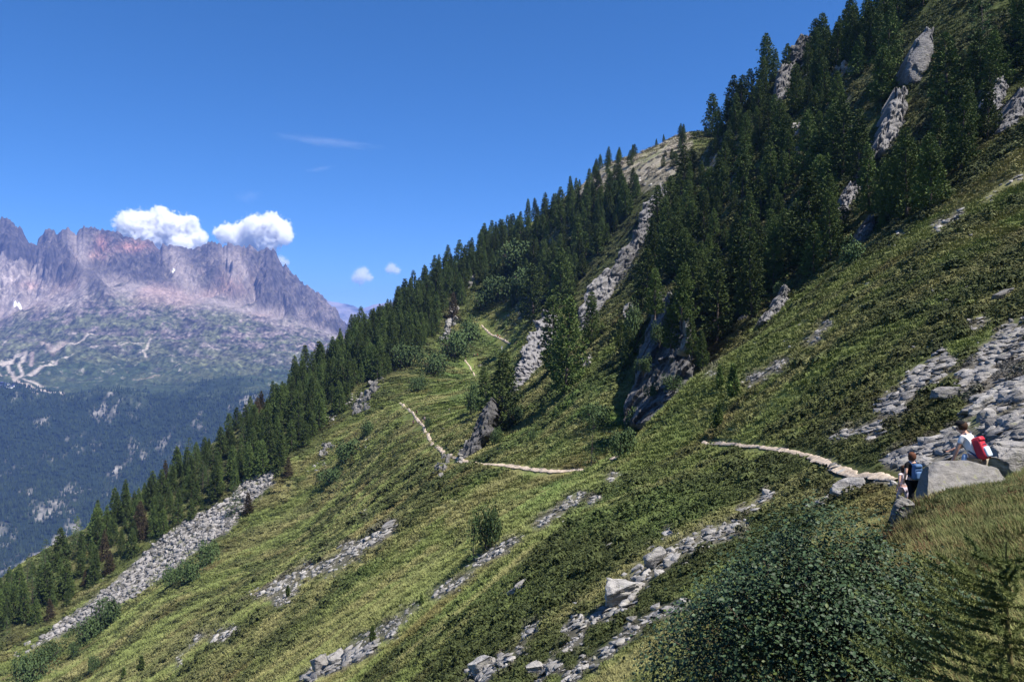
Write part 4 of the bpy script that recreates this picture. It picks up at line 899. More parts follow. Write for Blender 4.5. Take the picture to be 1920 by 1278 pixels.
# ---------- rock outcrops ----------
BIGROCK = []
for i, (d, n, pw, st) in enumerate([((.55, .5, 1.0), 14, .45, (.3, .2, 1)), ((.7, .45, .9), 16, .5, (1, .2, .3)), ((.5, .6, 1.1), 13, .45, (.2, 1, .4)), ((.8, .6, .7), 18, .55, (.5, .1, 1)), ((.45, .4, 1.0), 12, .4, (1, .5, .2)), ((.9, .5, .5), 15, .5, (.2, .2, 1))]):
    V, T = hull_mesh(500+i, d, n, pw); BIGROCK.append(displaced(V, T, 2, .16, 2.2, 500+i, st, .07))
def outcrop(pts, px_size, n, label, name='rock_outcrop', lean=(.35, .1), jit=.6, mat=None, aspect=(.7, .6, 1.2), seed=0, cat='rock outcrop', out=.25, yaw0=.4):
    """one craggy mass of slabs standing on the hillside along a line"""
    r = np.random.RandomState(seed+len(label)*7+n); P = densify(pts, 2); k = len(P); mb = MB()
    o = hit(*P[k//2])
    for j in range(n):
        q = P[int((j+r.rand())/n*(k-1))]+r.normal(0, jit*px_size*.35, 2); p = hit(*q); s = px_size*r.uniform(.45, 1.1)*.5/F*p[1]
        V, T = BIGROCK[r.randint(len(BIGROCK))]
        m = Euler((lean[1]+r.normal(0, .18), lean[0]+r.normal(0, .2), yaw0+r.normal(0, .45))).to_matrix(); A = np.array(m)
        W = (V*np.array(aspect)*s*r.uniform(.8, 1.2, 3))@A.T+p-o; W[:, 2] += out*s; W[:, 1] -= out*.6*s; mb.add(W, T)
    return link(name, mb.mesh(name, mat or M_CLIFF), None, tuple(o), label=label, cat=cat)
def cells(q, sc, seed):
    """broken blocks: a random offset for every cell of a warped, slanting grid"""
    w = .35*np.stack([fbm(q[:, 0]/sc[0]*.7+k*9, q[:, 1]/sc[1]*.7, q[:, 2]/sc[2]*.7+seed, o=2) for k in range(3)], 1)
    c = np.floor(q/np.array(sc)+w+seed*.37).astype(np.int64)
    return _G[_P[(_P[(_P[c[:, 0] & 4095]+c[:, 1]) & 4095]+c[:, 2]) & 4095]]
def crag(left, right, label, d=None, bulge=1.6, thick=5.0, name='rock_outcrop', cat='rock outcrop', seed=1, res=54, blocks=1.0, mat=None, tilt=.55, edge=4.5, turn=0.0, coarse=1.0, steep=.5):
    """a rock wall between two edge lines (photo pixels, foot to top), given its real distance, relief and thickness"""
    def rs_(p): p = np.array(p, float); t = np.linspace(0, 1, len(p)); v = np.linspace(0, 1, res); return np.stack([np.interp(v, t, p[:, 0]), np.interp(v, t, p[:, 1])], 1)
    l, r_ = rs_(left), rs_(right); v = np.linspace(0, 1, res)
    for q, k in ((l, 0), (r_, 40)): q[:, 0] += edge*fbm(v*7+k+seed*3, v*0+seed, o=3)*1.6; q[:, 1] += edge*.6*fbm(v*9+k, v*0+seed*2, o=2)
    u = np.linspace(0, 1, res); PX = l[:, None, 0]+(r_-l)[:, None, 0]*u; PY = l[:, None, 1]+(r_-l)[:, None, 1]*u
    PY = PY-np.clip(v-.9, 0, .1)[:, None]*60*(.5+fbm(u*6+seed, u*0+seed, o=3))[None]*edge/3
    if d is None:
        k = res//2; c = hits(PX[:, k], PY[:, k])[:, 1]; c = np.polyval(np.polyfit(v, c, 1), v); thick = thick+max(0, (c[-1]-c[0])*steep); c = c[0]+(c-c[0])*(1-steep)
    else: c = np.interp(v, np.linspace(0, 1, len(d)), d)
    D = c[:, None]-bulge*(1-np.abs(2*u-1)**3)[None]-.3+turn*(.5-u)[None]
    k = 1/F; G = np.stack([(PX-CX)*k*D, D, (CY-PY)*k*D], -1); size = np.ptp(G.reshape(-1, 3), axis=0).max()
    q = G.reshape(-1, 3); A = np.array(Euler((.25, tilt, .5)).to_matrix()); qq = q@A; b = blocks*max(.8, size*.09)
    n = .55*b*cells(qq, (b*.75*coarse, b*.75*coarse, b*4.2*coarse), seed)+.28*b/coarse*cells(qq, (b*.3, b*.3, b*1.7*coarse), seed+5)+.25*b*fbm(q[:, 0]*1.1, q[:, 1]*1.1, q[:, 2]*1.1, o=3)
    q = q+np.array((-.38, -.78, .25))*n[:, None]; o = q.mean(0); i = np.arange(res*res).reshape(res, res)
    Fq = np.stack([i[:-1, :-1], i[:-1, 1:], i[1:, 1:], i[1:, :-1]], -1).reshape(-1, 4)
    rim = list(i[0])+list(i[1:, -1])+list(i[-1, ::-1][1:])+list(i[::-1, 0][1:-1]); bk = q[rim]+np.array((.15, 1, -.25))*thick; m = len(rim)
    side = np.array([[rim[j], res*res+j, res*res+(j+1) % m, rim[(j+1) % m]] for j in range(m)])
    return link(name, mesh_np(name, np.concatenate([q, bk])-o, [np.concatenate([Fq, side])], [mat or M_CLIFF]), None, tuple(o), label=label, cat=cat)
CRAGS = [
 ([(1196,412),(1205,390),(1222,368),(1238,352)], [(1222,418),(1234,398),(1248,378),(1254,352)], 'blocky pale crag at the top of the middle rock band'),
 ([(1190,455),(1193,436),(1198,420)], [(1216,455),(1220,438),(1222,424)], 'small crag second from the top of the middle rock band'),
 ([(1132,530),(1150,490),(1172,458),(1190,440)], [(1180,536),(1206,504),(1216,472),(1218,448)], 'cracked grey wall in the middle of the middle rock band'),
 ([(1086,596),(1092,560),(1106,532),(1138,506)], [(1136,592),(1158,566),(1172,545),(1174,516)], 'broadest wall of the middle rock band with leaning cracks'),
 ([(1090,622),(1090,606),(1094,590)], [(1106,616),(1114,604),(1120,590)], 'lowest splintered end of the middle rock band'),
 ([(972,684),(980,650),(996,618),(1022,588)], [(1026,690),(1040,652),(1044,620),(1042,588)], 'jagged sunlit outcrop beside the upper trail'),
 ([(956,738),(960,706),(974,680)], [(996,736),(1004,706),(1016,685)], 'smooth grey foot of the jagged outcrop, below the upper trail'),
 ([(1640,282),(1652,240),(1668,200),(1680,172)], [(1672,292),(1692,250),(1700,205),(1702,172)], 'upper blocks of the steep rock rib in the right hand wood'),
 ([(1590,350),(1608,318),(1630,284)], [(1612,354),(1630,322),(1652,290)], 'stepped narrow middle of the steep rock rib in the right hand wood'),
 ([(1568,414),(1574,375),(1590,348)], [(1600,412),(1608,380),(1614,352)], 'pale lower wall of the steep rock rib in the right hand wood'),
 ([(1600,456),(1612,432),(1624,410)], [(1630,456),(1642,432),(1638,412)], 'small broken crag below the steep rock rib'),
 ([(1470,118),(1480,95),(1500,72)], [(1522,112),(1532,92),(1524,70)], 'splintered crag on the skyline under the rounded pines'),
 ([(1450,198),(1454,160),(1466,122)], [(1470,197),(1480,160),(1492,125)], 'slanting rock steps below the skyline crag'),
 ([(1870,248),(1884,215),(1905,176)], [(1925,228),(1938,200),(1938,166)], 'big fractured rock at the right edge above the near slope'),
 ([(1846,208),(1850,175),(1862,150)], [(1882,202),(1888,178),(1888,150)], 'leaning slabs under brown turf near the right edge'),
 ([(1424,606),(1445,575),(1468,542)], [(1452,602),(1476,575),(1482,545)], 'pale outcrop with fallen branches at the near slope rim'),
]
for i, (l_, r_, lab) in enumerate(CRAGS): crag(l_, r_, lab, seed=i+1)
crag([(856,856),(874,826),(890,800),(910,768),(917,752)], [(892,862),(908,836),(924,806),(929,775),(924,752)], 'pointed pinnacle rock with a shaded left side above the trail bend', d=(163, 166), seed=31, bulge=2.6, blocks=.8, tilt=.35, thick=12)
crag([(854,868),(860,850),(868,836)], [(867,870),(874,852),(879,834)], 'slim white slab at the foot of the pinnacle beside the trail', seed=32, bulge=.6, thick=2, mat=M_PALE)
crag([(1277,658),(1280,630),(1286,604)], [(1293,660),(1297,632),(1290,604)], 'pale pointed slab beside the big shaded cliff', d=(118, 119), seed=33, bulge=.6, thick=3, mat=M_PALE)
crag([(1166,800),(1177,752),(1190,700),(1204,650),(1215,600),(1230,552)], [(1222,790),(1262,757),(1294,730),(1304,690),(1292,640),(1268,552)], 'big shaded cliff rising out of the combe', d=(122, 138), name='cliff', cat='cliff', seed=34, bulge=1.5, thick=9, res=100, blocks=.8, tilt=.30, turn=17, coarse=1.5, mat=M_CLIFF_SHADE)
SMALL = [
 ([(1592,128),(1566,138)], 24, 5, 'two small grey fins amid the upper pines'),
 ([(1498,245),(1490,258)], 22, 5, 'small grey rock in the glade of the upper wood'),
 ([(1497,280),(1488,298)], 20, 5, 'lower grey rock in the glade of the upper wood'),
 ([(1108,672),(1092,690)], 20, 6, 'small pale crag in the combe right of the tall combe pine'),
 ([(1187,585),(1178,592)], 22, 4, 'small grey rock over the combe head'),
 ([(838,865),(822,885),(815,900)], 24, 9, 'small dark sided crag below the far trail'),
 ([(722,570),(706,582),(700,590)], 22, 9, 'pile of rounded pale boulders on the left ridge'),
 ([(750,525),(742,548),(730,560)], 14, 11, 'narrow pale rock spine reaching the skyline of the left ridge'),
 ([(852,575),(846,610),(836,640)], 18, 16, 'pale rock steps running up beside the upper trail'),
 ([(884,515),(880,535)], 16, 7, 'pale rocks high among the central pines'),
 ([(708,722),(690,740),(665,775)], 20, 18, 'sunlit rubble crag at the forest foot by the far trail'),
 ([(600,700),(580,750)], 15, 12, 'small pale crag inside the left wood'),
 ([(533,765),(530,800)], 12, 10, 'thin pale rock streak inside the left wood'),
 ([(618,835),(606,852)], 18, 7, 'dark fractured rock at the foot of the left wood'),
 ([(640,700),(660,690)], 14, 6, 'tiny pale rock in the left wood'),
 ([(1390,600),(1405,590)], 14, 5, 'tiny pale rock beside the tall slender pine'),
]
for i, (p_, z_, n_, l_) in enumerate(SMALL): outcrop(p_, z_*1.15, n_*2+2, l_, seed=i, jit=.55, aspect=(.8, .7, .8), mat=M_ROCK)
def boulder(px, py, wpx, hpx, label, seed, rot=(0, .2, .3), dims=(1, .75, .8), mat=None, sink=.2, amp=.10, name='boulder', d=None, samp=.05, freq=2.0, power=.55, cuts=3, strata=(.25, .15, 1)):
    p = hit(px, py) if d is None else np.array(p3(px, py, d)); k = p[1]/F
    V, T = hull_mesh(seed, dims, 18, power); V, T = displaced(V, T, cuts, amp, freq, seed, strata, samp); mb = MB(); w = wpx*k/2; mb.add(V*w, T)
    return link(name, mb.mesh(name, mat or M_ROCK, True) if 0 else mb.mesh(name, mat or M_ROCK), None, (p[0], p[1]+.3*w, p[2]+hpx*k*(.5-sink)), rot, label=label, cat='boulder')
crag([(1698,150),(1702,112),(1716,76),(1738,54)], [(1742,156),(1748,118),(1751,84),(1750,56)], 'huge smooth grey boulder amid the pines at the upper right', name='boulder', cat='boulder', seed=41, bulge=2.0, thick=5, coarse=3.2, blocks=.7, edge=2.5, steep=.8)
boulder(1690, 985, 66, 100, 'dark boulder crusted with yellow lichen, under the grassy knoll', 702, (.15, .35, .2), (.62, .7, 1.05), M_PALE, .3, .2, samp=.12)
boulder(1900, 884, 120, 90, 'dark shaded boulder at the right edge behind the walker in white', 703, (.1, -.1, .5), (.9, .8, .7), M_ROCK, .3, .16, d=19.5)
boulder(1168, 1128, 84, 62, 'big pale overhanging boulder at the lower end of a rubble strip', 704, (0, -.45, .2), (1, .75, .62), M_PALE, .15)
boulder(1232, 1058, 52, 40, 'rounded boulder at the upper end of the rubble strip over the big pale one', 705, (0, -.35, .3), (1, .75, .7), M_PALE, .2)
boulder(1784, 752, 62, 36, 'flat topped boulder with a shaded overhang in the upper scree', 706, (.05, -.1, .15), (1, .7, .5), M_ROCK, .1)
boulder(1885, 558, 50, 22, 'long pale slab alone at the right edge of the near slope', 707, (0, -.35, .1), (1, .6, .34), M_ROCK, .2)
boulder(905, 1258, 62, 44, 'large pale lichen crusted slab at the bottom of the photo', 708, (0, -.5, .2), (1, .7, .5), M_PALE, .2)
boulder(1005, 1262, 44, 30, 'pale boulder right of the large bottom slab', 709, (0, -.3, .2), (1, .7, .55), M_PALE, .2)
boulder(975, 1110, 56, 24, 'long slab sticking out of the shrubs in the meadow', 710, (0, -.6, .1), (1, .45, .3), M_ROCK, .25)
boulder(1600, 925, 86, 34, 'long layered slab under the trail beside the dark bush', 711, (.08, -.30, .25), (1, .7, .3), M_ROCK, .25, samp=.09)
boulder(728, 992, 34, 22, 'flat greenish slab in the middle of the meadow stones', 712, (0, -.5, .2), (1, .6, .35), M_PALE, .2)
boulder(630, 1242, 40, 26, 'dark grey boulder at the top of the bottom left rock row', 713, (0, -.5, .2), (1, .7, .5), M_ROCK, .2)
boulder(600, 1255, 44, 40, 'tall grey boulder at the low end of the bottom left rock row', 714, (0, -.4, .4), (.8, .7, .9), M_ROCK, .2)
boulder(1525, 800-0, 4, 3, 'small pale stone left of the scree band', 715) if 0 else None
boulder(1848, 772, 70, 40, 'long ribbed slab lying across the scree above the walker in white', 716, (0, -.55, .2), (1, .35, .28), M_PALE, .15, d=27)

# ---------- the flat boulder on the knoll ----------
def flat_boulder():
    d = 16.3; mb = MB(); r = np.random.RandomState(4)
    # outline of the top edge in the photograph, turned into a real block 1.5 m deep
    top = [(1741,872),(1752,864),(1780,862),(1815,866),(1845,872),(1868,880),(1880,894),(1887,905)]; low = [(1739,925),(1745,935),(1780,938),(1815,938),(1845,936),(1868,930),(1882,922),(1889,912)]
    nu, nv = 60, 26; U = np.linspace(0, 7, nu); tx = np.interp(U, range(8), [a for a, _ in top]); ty = np.interp(U, range(8), [b for _, b in top]); lx = np.interp(U, range(8), [a for a, _ in low]); ly = np.interp(U, range(8), [b for _, b in low])
    rows = []
    for v in np.linspace(0, 1, nv):
        px = lx+(tx-lx)*v; py = ly+(ty-ly)*v; dd = d-.35+1.25*v**1.3
        rows.append(np.stack([(px-CX)/F*dd, dd+0*px, (CY-py)/F*dd], 1))
    front = np.stack(rows)                                            # nv,nu,3: the sloping visible face
    back = front[-1].copy()
    more = []
    for k in range(1, 9): q = back.copy(); q[:, 1] += .09*k; q[:, 2] -= .012*k*k; q[:, 0] += .01*k; more.append(q)
    G = np.concatenate([front, np.stack(more)]); q = G.reshape(-1, 3)
    s = q@np.array((.35, -.1, 1.0))*7+1.3*fbm(q[:, 0]*1.5, q[:, 1]*1.5, q[:, 2]*1.5, o=3); step = (np.abs((s % 1)-.5)*2)
    n = .10*fbm(q[:, 0]*2.2, q[:, 1]*2.2, q[:, 2]*2.2, o=5)+.02*step**3-.05*(step > .93)*(fbm(q[:, 0]*1.3, q[:, 2]*6, o=2) > .12)
    q = q+np.array((-.1, -.55, .8))*n[:, None]; nr = len(G); i = np.arange(nr*nu).reshape(nr, nu)
    Fq = np.stack([i[:-1, :-1], i[:-1, 1:], i[1:, 1:], i[1:, :-1]], -1).reshape(-1, 4)
    c = len(q); base_ = q.copy(); rim = list(i[0])+list(i[1:, -1])+list(i[-1, ::-1][1:])+list(i[::-1, 0][1:-1]); bot = q[rim].copy(); bot[:, 2] = bot[:, 2].min()-.5
    V = np.concatenate([q, bot]); k = len(rim); side = np.array([[rim[j], c+j, c+(j+1) % k, rim[(j+1) % k]] for j in range(k)])
    o = V.mean(0); link('boulder', mesh_np('boulder', V-o, [np.concatenate([Fq, side])], [M_PALE]), None, tuple(o), label='large flat topped grey boulder on the grassy knoll beside the walkers', cat='boulder')
flat_boulder()

# ---------- loose stones ----------
rs = np.random.RandomState(21); STONES = []
def strip(pts, width, n, lo, hi, label, pale=False, power=2.2):
    P = densify(pts, 1.5)
    for j in range(int(n*3.0)):
        q = P[rs.randint(len(P))]; nrm = np.array((.55, .83)); q = q+nrm*rs.normal(0, width*(.30 if rs.rand() < .8 else .75))+rs.normal(0, 3, 2)
        if fbm(np.array([q[0]*.045]), np.array([q[1]*.045]), o=2)[0] < -.12 and rs.rand() < .5: continue
        STONES.append((q, lo*.5+(hi*.92-lo*.5)*rs.rand()**(power*1.5), label, pale))
def patch(poly, n, lo, hi, label, pale=False, power=3.0):
    for q in in_poly_pts(poly, n, rs):
        if n > 300 and fbm(np.array([q[0]*.018]), np.array([q[1]*.03]), o=3)[0] < .03 and rs.rand() < .88: continue
        STONES.append((q, lo*.7+(hi*1.25-lo*.7)*rs.rand()**(power*1.35), label, pale))
A = 'in the wide scree above the walkers'
patch([(1920,690),(1870,720),(1815,765),(1790,795),(1740,830),(1665,850),(1660,868),(1705,872),(1800,870),(1830,862),(1925,855)], 2900, 5, 44, A, power=3.6)
patch([(1925,590),(1850,650),(1835,690),(1800,700),(1790,730),(1860,715),(1925,690)], 620, 5, 30, 'in the highest part of the scree at the right edge')
strip([(1900,612),(1862,645),(1835,668)], 16, 70, 6, 26, 'in the highest part of the scree at the right edge')
strip([(1778,672),(1750,690),(1722,712),(1690,745),(1660,770)], 26, 230, 6, 34, 'in the rubble band left of the wide scree')
strip([(1690,765),(1650,800),(1625,822)], 14, 60, 6, 38, 'in the rubble band left of the wide scree')
strip([(1630,800),(1600,812),(1560,826)], 9, 34, 5, 26, 'in the short stone row pointing at the near trail')
patch([(1660,870),(1690,850),(1740,845),(1750,870),(1690,885)], 110, 6, 26, 'beside the trail where the walkers pass')
strip([(1855,598),(1840,606),(1815,622)], 8, 16, 7, 30, 'under the lone pale slab at the right edge')
strip([(1490,668),(1455,690),(1400,715)], 11, 75, 4, 18, 'in the stone row above the saplings')
strip([(1560,600),(1530,635),(1508,645)], 8, 26, 4, 18, 'in the stone row high on the near slope')
strip([(1805,402),(1780,412),(1752,424)], 7, 22, 4, 22, 'in the small white heap below the lone pine', True)
strip([(1915,330),(1880,350),(1845,380)], 7, 18, 4, 18, 'in the stone row at the top right of the near slope')
strip([(1700,440),(1400,690),(1390,700)], 40, 24, 3, 13, 'scattered alone over the near slope')
patch([(1330,700),(1500,520),(1900,300),(1920,560),(1700,650),(1500,800)], 60, 3, 12, 'scattered alone over the near slope')
B = 'in the rubble strip below the trail'
strip([(1400,985),(1340,1000),(1290,1020),(1240,1050)], 24, 150, 5, 30, B, True); strip([(1240,1060),(1200,1085),(1160,1130)], 20, 75, 6, 34, B, True)
strip([(1450,925),(1420,945),(1380,962)], 10, 26, 5, 24, 'in the stone row above the dark bush', True); strip([(1560,935),(1520,950)], 8, 14, 6, 26, 'in the stone row above the dark bush', True)
C_ = 'in the lowest rubble strip left of the dark bush'
strip([(1290,1125),(1235,1155),(1190,1180),(1150,1215),(1110,1240),(1060,1275)], 14, 120, 6, 34, C_, True)
strip([(1170,1140),(1110,1160),(1060,1182)], 18, 90, 5, 28, 'in the pale rubble under the overhanging boulder', True)
strip([(1020,1165),(985,1185),(975,1220)], 12, 22, 8, 34, 'in the broken slabs left of the pale rubble', True); strip([(1090,1190),(1060,1215)], 14, 46, 5, 18, 'in the pale rubble under the overhanging boulder', True)
strip([(960,1240),(910,1262),(880,1285)], 18, 60, 7, 40, 'around the large slab at the bottom of the photo', True); strip([(1050,1245),(1000,1270)], 16, 34, 7, 34, 'around the large slab at the bottom of the photo', True)
strip([(705,1212),(660,1232),(620,1250),(575,1275)], 15, 85, 6, 36, 'in the bottom left rock row')
strip([(975,1008),(930,1035),(890,1060)], 9, 80, 4, 20, 'in the straight stone row crossing the meadow', True); strip([(885,1072),(850,1098),(820,1115)], 12, 60, 5, 22, 'in the straight stone row crossing the meadow', True); strip([(790,1135),(740,1165),(700,1190),(660,1198)], 8, 60, 3, 16, 'in the thin stone row at the end of the meadow', True); strip([(745,1180),(720,1195)], 8, 20, 5, 22, 'in the thin stone row at the end of the meadow', True)
strip([(1098,925),(1060,950),(1005,985)], 10, 95, 4, 17, 'in the rubble streak below the middle trail', True); strip([(1160,885),(1140,900)], 6, 18, 4, 16, 'in the short stone cluster under the thin larch', True); strip([(1125,930),(1105,942)], 9, 22, 4, 18, 'in the rubble streak below the middle trail', True)
D_ = 'in the broken stone field of the lower meadow'
strip([(740,975),(720,1000),(690,1020),(665,1030)], 10, 65, 4, 22, D_, True); strip([(665,1025),(640,1050),(610,1060),(590,1075)], 18, 130, 4, 20, D_, True); strip([(590,1060),(540,1090),(500,1110),(465,1112)], 17, 150, 3, 17, D_, True); strip([(560,1100),(515,1135)], 14, 70, 3, 15, D_, True)
strip([(690,960),(655,970)], 8, 30, 3, 16, 'in the small stone patch over the stone field', True); strip([(450,1178),(400,1200)], 9, 40, 3, 18, 'in the stone trail at the lower left of the meadow', True); strip([(390,1175),(370,1200),(330,1250)], 9, 40, 3, 13, 'in the stone trail at the lower left of the meadow', True)
patch([(0,1240),(60,1200),(100,1205),(60,1240)], 26, 3, 12, 'near the bottom of the scree strip', True)
patch([(560,1000),(900,900),(1300,900),(1400,1000),(1100,1150),(700,1278),(300,1278)], 130, 3, 14, 'scattered alone over the meadow', True)
patch([(760,770),(900,620),(960,600),(880,760),(800,860)], 46, 2.5, 8, 'scattered beside the far trail', True); patch([(930,590),(960,580),(990,590),(950,620),(930,615)], 30, 2.5, 8, 'scattered beside the far trail', True)
patch([(1130,300),(1290,250),(1300,280),(1250,340),(1190,360),(1100,360)], 330, 2.5, 10, 'on the bare stony top', True); patch([(1060,365),(1130,300),(1150,330),(1080,380)], 60, 2.5, 7, 'on the bare stony top', True)
patch([(1480,110),(1600,30),(1640,10),(1620,60),(1540,110),(1470,190)], 130, 3, 12, 'on the skyline crag', False)
for a, b, n in ((1510,300,14),(1500,370,10),(1700,420,10),(1455,430,6),(1350,680,20),(640,770,22),(670,740,26),(560,760,20),(720,700,24),(610,860,20),(700,820,16)): strip([(a,b),(a-24,b+22)], 14, n, 3, 11, 'lying between the pines', True)
patch([(0,1180),(200,1050),(500,800),(640,700),(740,600),(800,640),(700,730),(520,870),(330,1000),(90,1170)], 110, 2.5, 9, 'lying between the pines', True)
strip(TRAIL_PX[0], 6, 40, 2, 8, 'along the near trail', True); strip(TRAIL_PX[0][6:], 9, 26, 6, 26, 'along the near trail', True)
for t_ in TRAIL_PX[1:]: strip(t_, 3, 8, 2, 5, 'along the far trail', True)
SQ = np.array([s[0] for s in STONES]); SP = hits(SQ[:, 0], SQ[:, 1])
_h = np.histogram2d(SQ[:, 0], SQ[:, 1], bins=[320, 213], range=[[0, 1920], [0, 1278]], weights=np.array([s[1] for s in STONES])**1.3)[0]
for _i in range(2): _h = (_h+np.roll(_h, 1, 0)+np.roll(_h, -1, 0)+np.roll(_h, 1, 1)+np.roll(_h, -1, 1))/5
STONE_MAP = np.clip(_h/14-.12, 0, 1)
build_terrain()
ground_cover()
def lay_stones():
    Q = SQ; P = SP; ok = (P[:, 1] > 15) & (Q[:, 0] < 1935)
    idx = [i for i in np.argsort([-s[1] for s in STONES]) if ok[i]]; single = idx[:285]; rest = idx[285:]
    groups = {}
    for i in single: groups.setdefault(STONES[i][2], []).append(i)
    rank = {}
    for g, l in groups.items():
        for k, i in enumerate(l): rank[i] = (k, len(l))
    def pose(i):
        q, spx, lab, pale = STONES[i]; p = P[i]; s = spx/F*p[1]*.5; return p, s, lab, pale
    for i in single:
        p, s, lab, pale = pose(i); k, n = rank[i]; j = rs.randint(len(ROCK_MESH)); w = 'largest' if k == 0 and n > 1 else ('big' if k < n/2 else 'smaller')
        l = '%s %s stone %s' % (w, 'pale' if pale else 'grey', lab)
        link('stone', (ROCK_MESH_P if pale else ROCK_MESH)[j], None, (p[0], p[1], p[2]+.12*s), slope_rot(p[0], p[1], rs, .7, .4), (s, s*rs.uniform(.8, 1.2), s*rs.uniform(.65, 1.3)), label=l, cat='stone', group=None if k == 0 else l)
    # everything smaller: one mass of rubble
    by = {False: MB(), True: MB()}; n = len(rest); print('STONES', len(single), n)
    pid, rot, scl, PP = np.zeros(n, int), np.zeros((n, 3)), np.zeros((n, 3)), np.zeros((n, 3))
    for a, i in enumerate(rest):
        p, s, lab, pale = pose(i); j = rs.randint(len(PROTO_ROCK)); pid[a] = j+(10 if pale else 0); rot[a] = slope_rot(p[0], p[1], rs, .9, .5); scl[a] = (s, s*rs.uniform(.8, 1.2), s*rs.uniform(.65, 1.3)); PP[a] = p+np.array((0, 0, .21*s))
    def tri(V, T): return V, np.array([t for f in T for t in ([f] if len(f) == 3 else [[f[0], f[1], f[2]], [f[0], f[2], f[3]]])])
    pr = [(*tri(V, T), 0) for V, T in PROTO_ROCK]; pr += [(V, T, 1) for V, T, _ in pr]
    scatter('rubble', pr, [M_ROCK, M_PALE], PP, pid, rot, scl, np.zeros((n, 3)), 'small loose stones scattered over the mountainside')
    # the long grey talus strip at the left
    poly = [(58,1218),(100,1178),(160,1135),(210,1096),(270,1040),(330,990),(390,955),(432,935),(445,912),(470,895),(512,882),(514,905),(470,938),(438,985),(385,1020),(330,1062),(280,1100),(220,1135),(170,1160),(110,1190),(80,1205)]
    q = in_poly_pts(poly, 6500, rs)+rs.normal(0, 1.5, (6500, 2)); p = hits(q[:, 0], q[:, 1]); n = len(p); pid = rs.randint(0, 10, n)
    s = (1.3+7*rs.rand(n)**4)/F*p[:, 1]*.9; fr = [slope_rot(a, b, rs, 1.2, .6) for a, b in p[:60, :2]]; rot = np.array([fr[k] for k in rs.randint(60, size=n)])
    p[:, 2] += .25*s
    scatter('scree', [(V, T, 0) for V, T, _ in pr[:10]], [M_TALUS], p, pid, rot, np.stack([s, s, s*rs.uniform(.9, 1.7, n)], 1), np.zeros((n, 3)), 'long grey strip of broken talus at the forest foot')
lay_stones()

# ---------- the trail ----------
def build_trail():
    m, t, b = new_mat('trodden_earth', .95, .1); p = geo_pos(t); n = noise(t, 2.2, 6, .7, p); n2 = noise(t, 9, 4, .7, p)
    L(t, mix(t, maprange(t, n2, .5, .7, 0, .5), ramp(t, n, [(.3, (.24, .185, .135)), (.5, (.47, .385, .295)), (.7, (.60, .51, .41))]), (.2, .15, .11)), b.inputs['Base Color']); bump(t, b, n2, .8, .05)
    for k, q in enumerate(TRAIL_3D):
        mb = MB(); w = (.20 if k == 0 else .42); c = q.copy()
        for it in range(60 if k == 0 else 14): c[1:-1] = .5*c[1:-1]+.25*(c[:-2]+c[2:])
        s = np.linspace(0, len(c)-1, len(c)*4); c = np.stack([np.interp(s, range(len(c)), c[:, j]) for j in range(3)], 1)
        tg = np.gradient(c[:, :2], axis=0); tg /= np.linalg.norm(tg, axis=1)[:, None]+1e-9; nm = np.stack([-tg[:, 1], tg[:, 0]], 1); off = np.linspace(-1, 1, 9); rows = []
        hc = H(c[:, 0], c[:, 1])
        for it in range(30): hc[1:-1] = .5*hc[1:-1]+.25*(hc[:-2]+hc[2:])
        for o in off:
            e = w*o*(1+.8*fbm(c[:, 0]*.9+5*np.sign(o), c[:, 1]*.9, o=3)); x = c[:, 0]+nm[:, 0]*e; y = c[:, 1]+nm[:, 1]*e; hz = H(x, y)
            rows.append(np.stack([x, y, np.maximum(hz+.02, hc*.6+hz*.4)+.045*(1-o*o)**.5+.02*fbm(x*3, y*3, o=2)+.0008*y*(1-o*o), ], 1))
        V = np.stack(rows, 1); nr, nc = V.shape[:2]; i = np.arange(nr*nc).reshape(nr, nc); Fq = np.stack([i[:-1, :-1], i[:-1, 1:], i[1:, 1:], i[1:, :-1]], -1).reshape(-1, 4)
        link('path', mesh_np('path', V.reshape(-1, 3), Fq, [m], True), kind='structure')
build_trail()
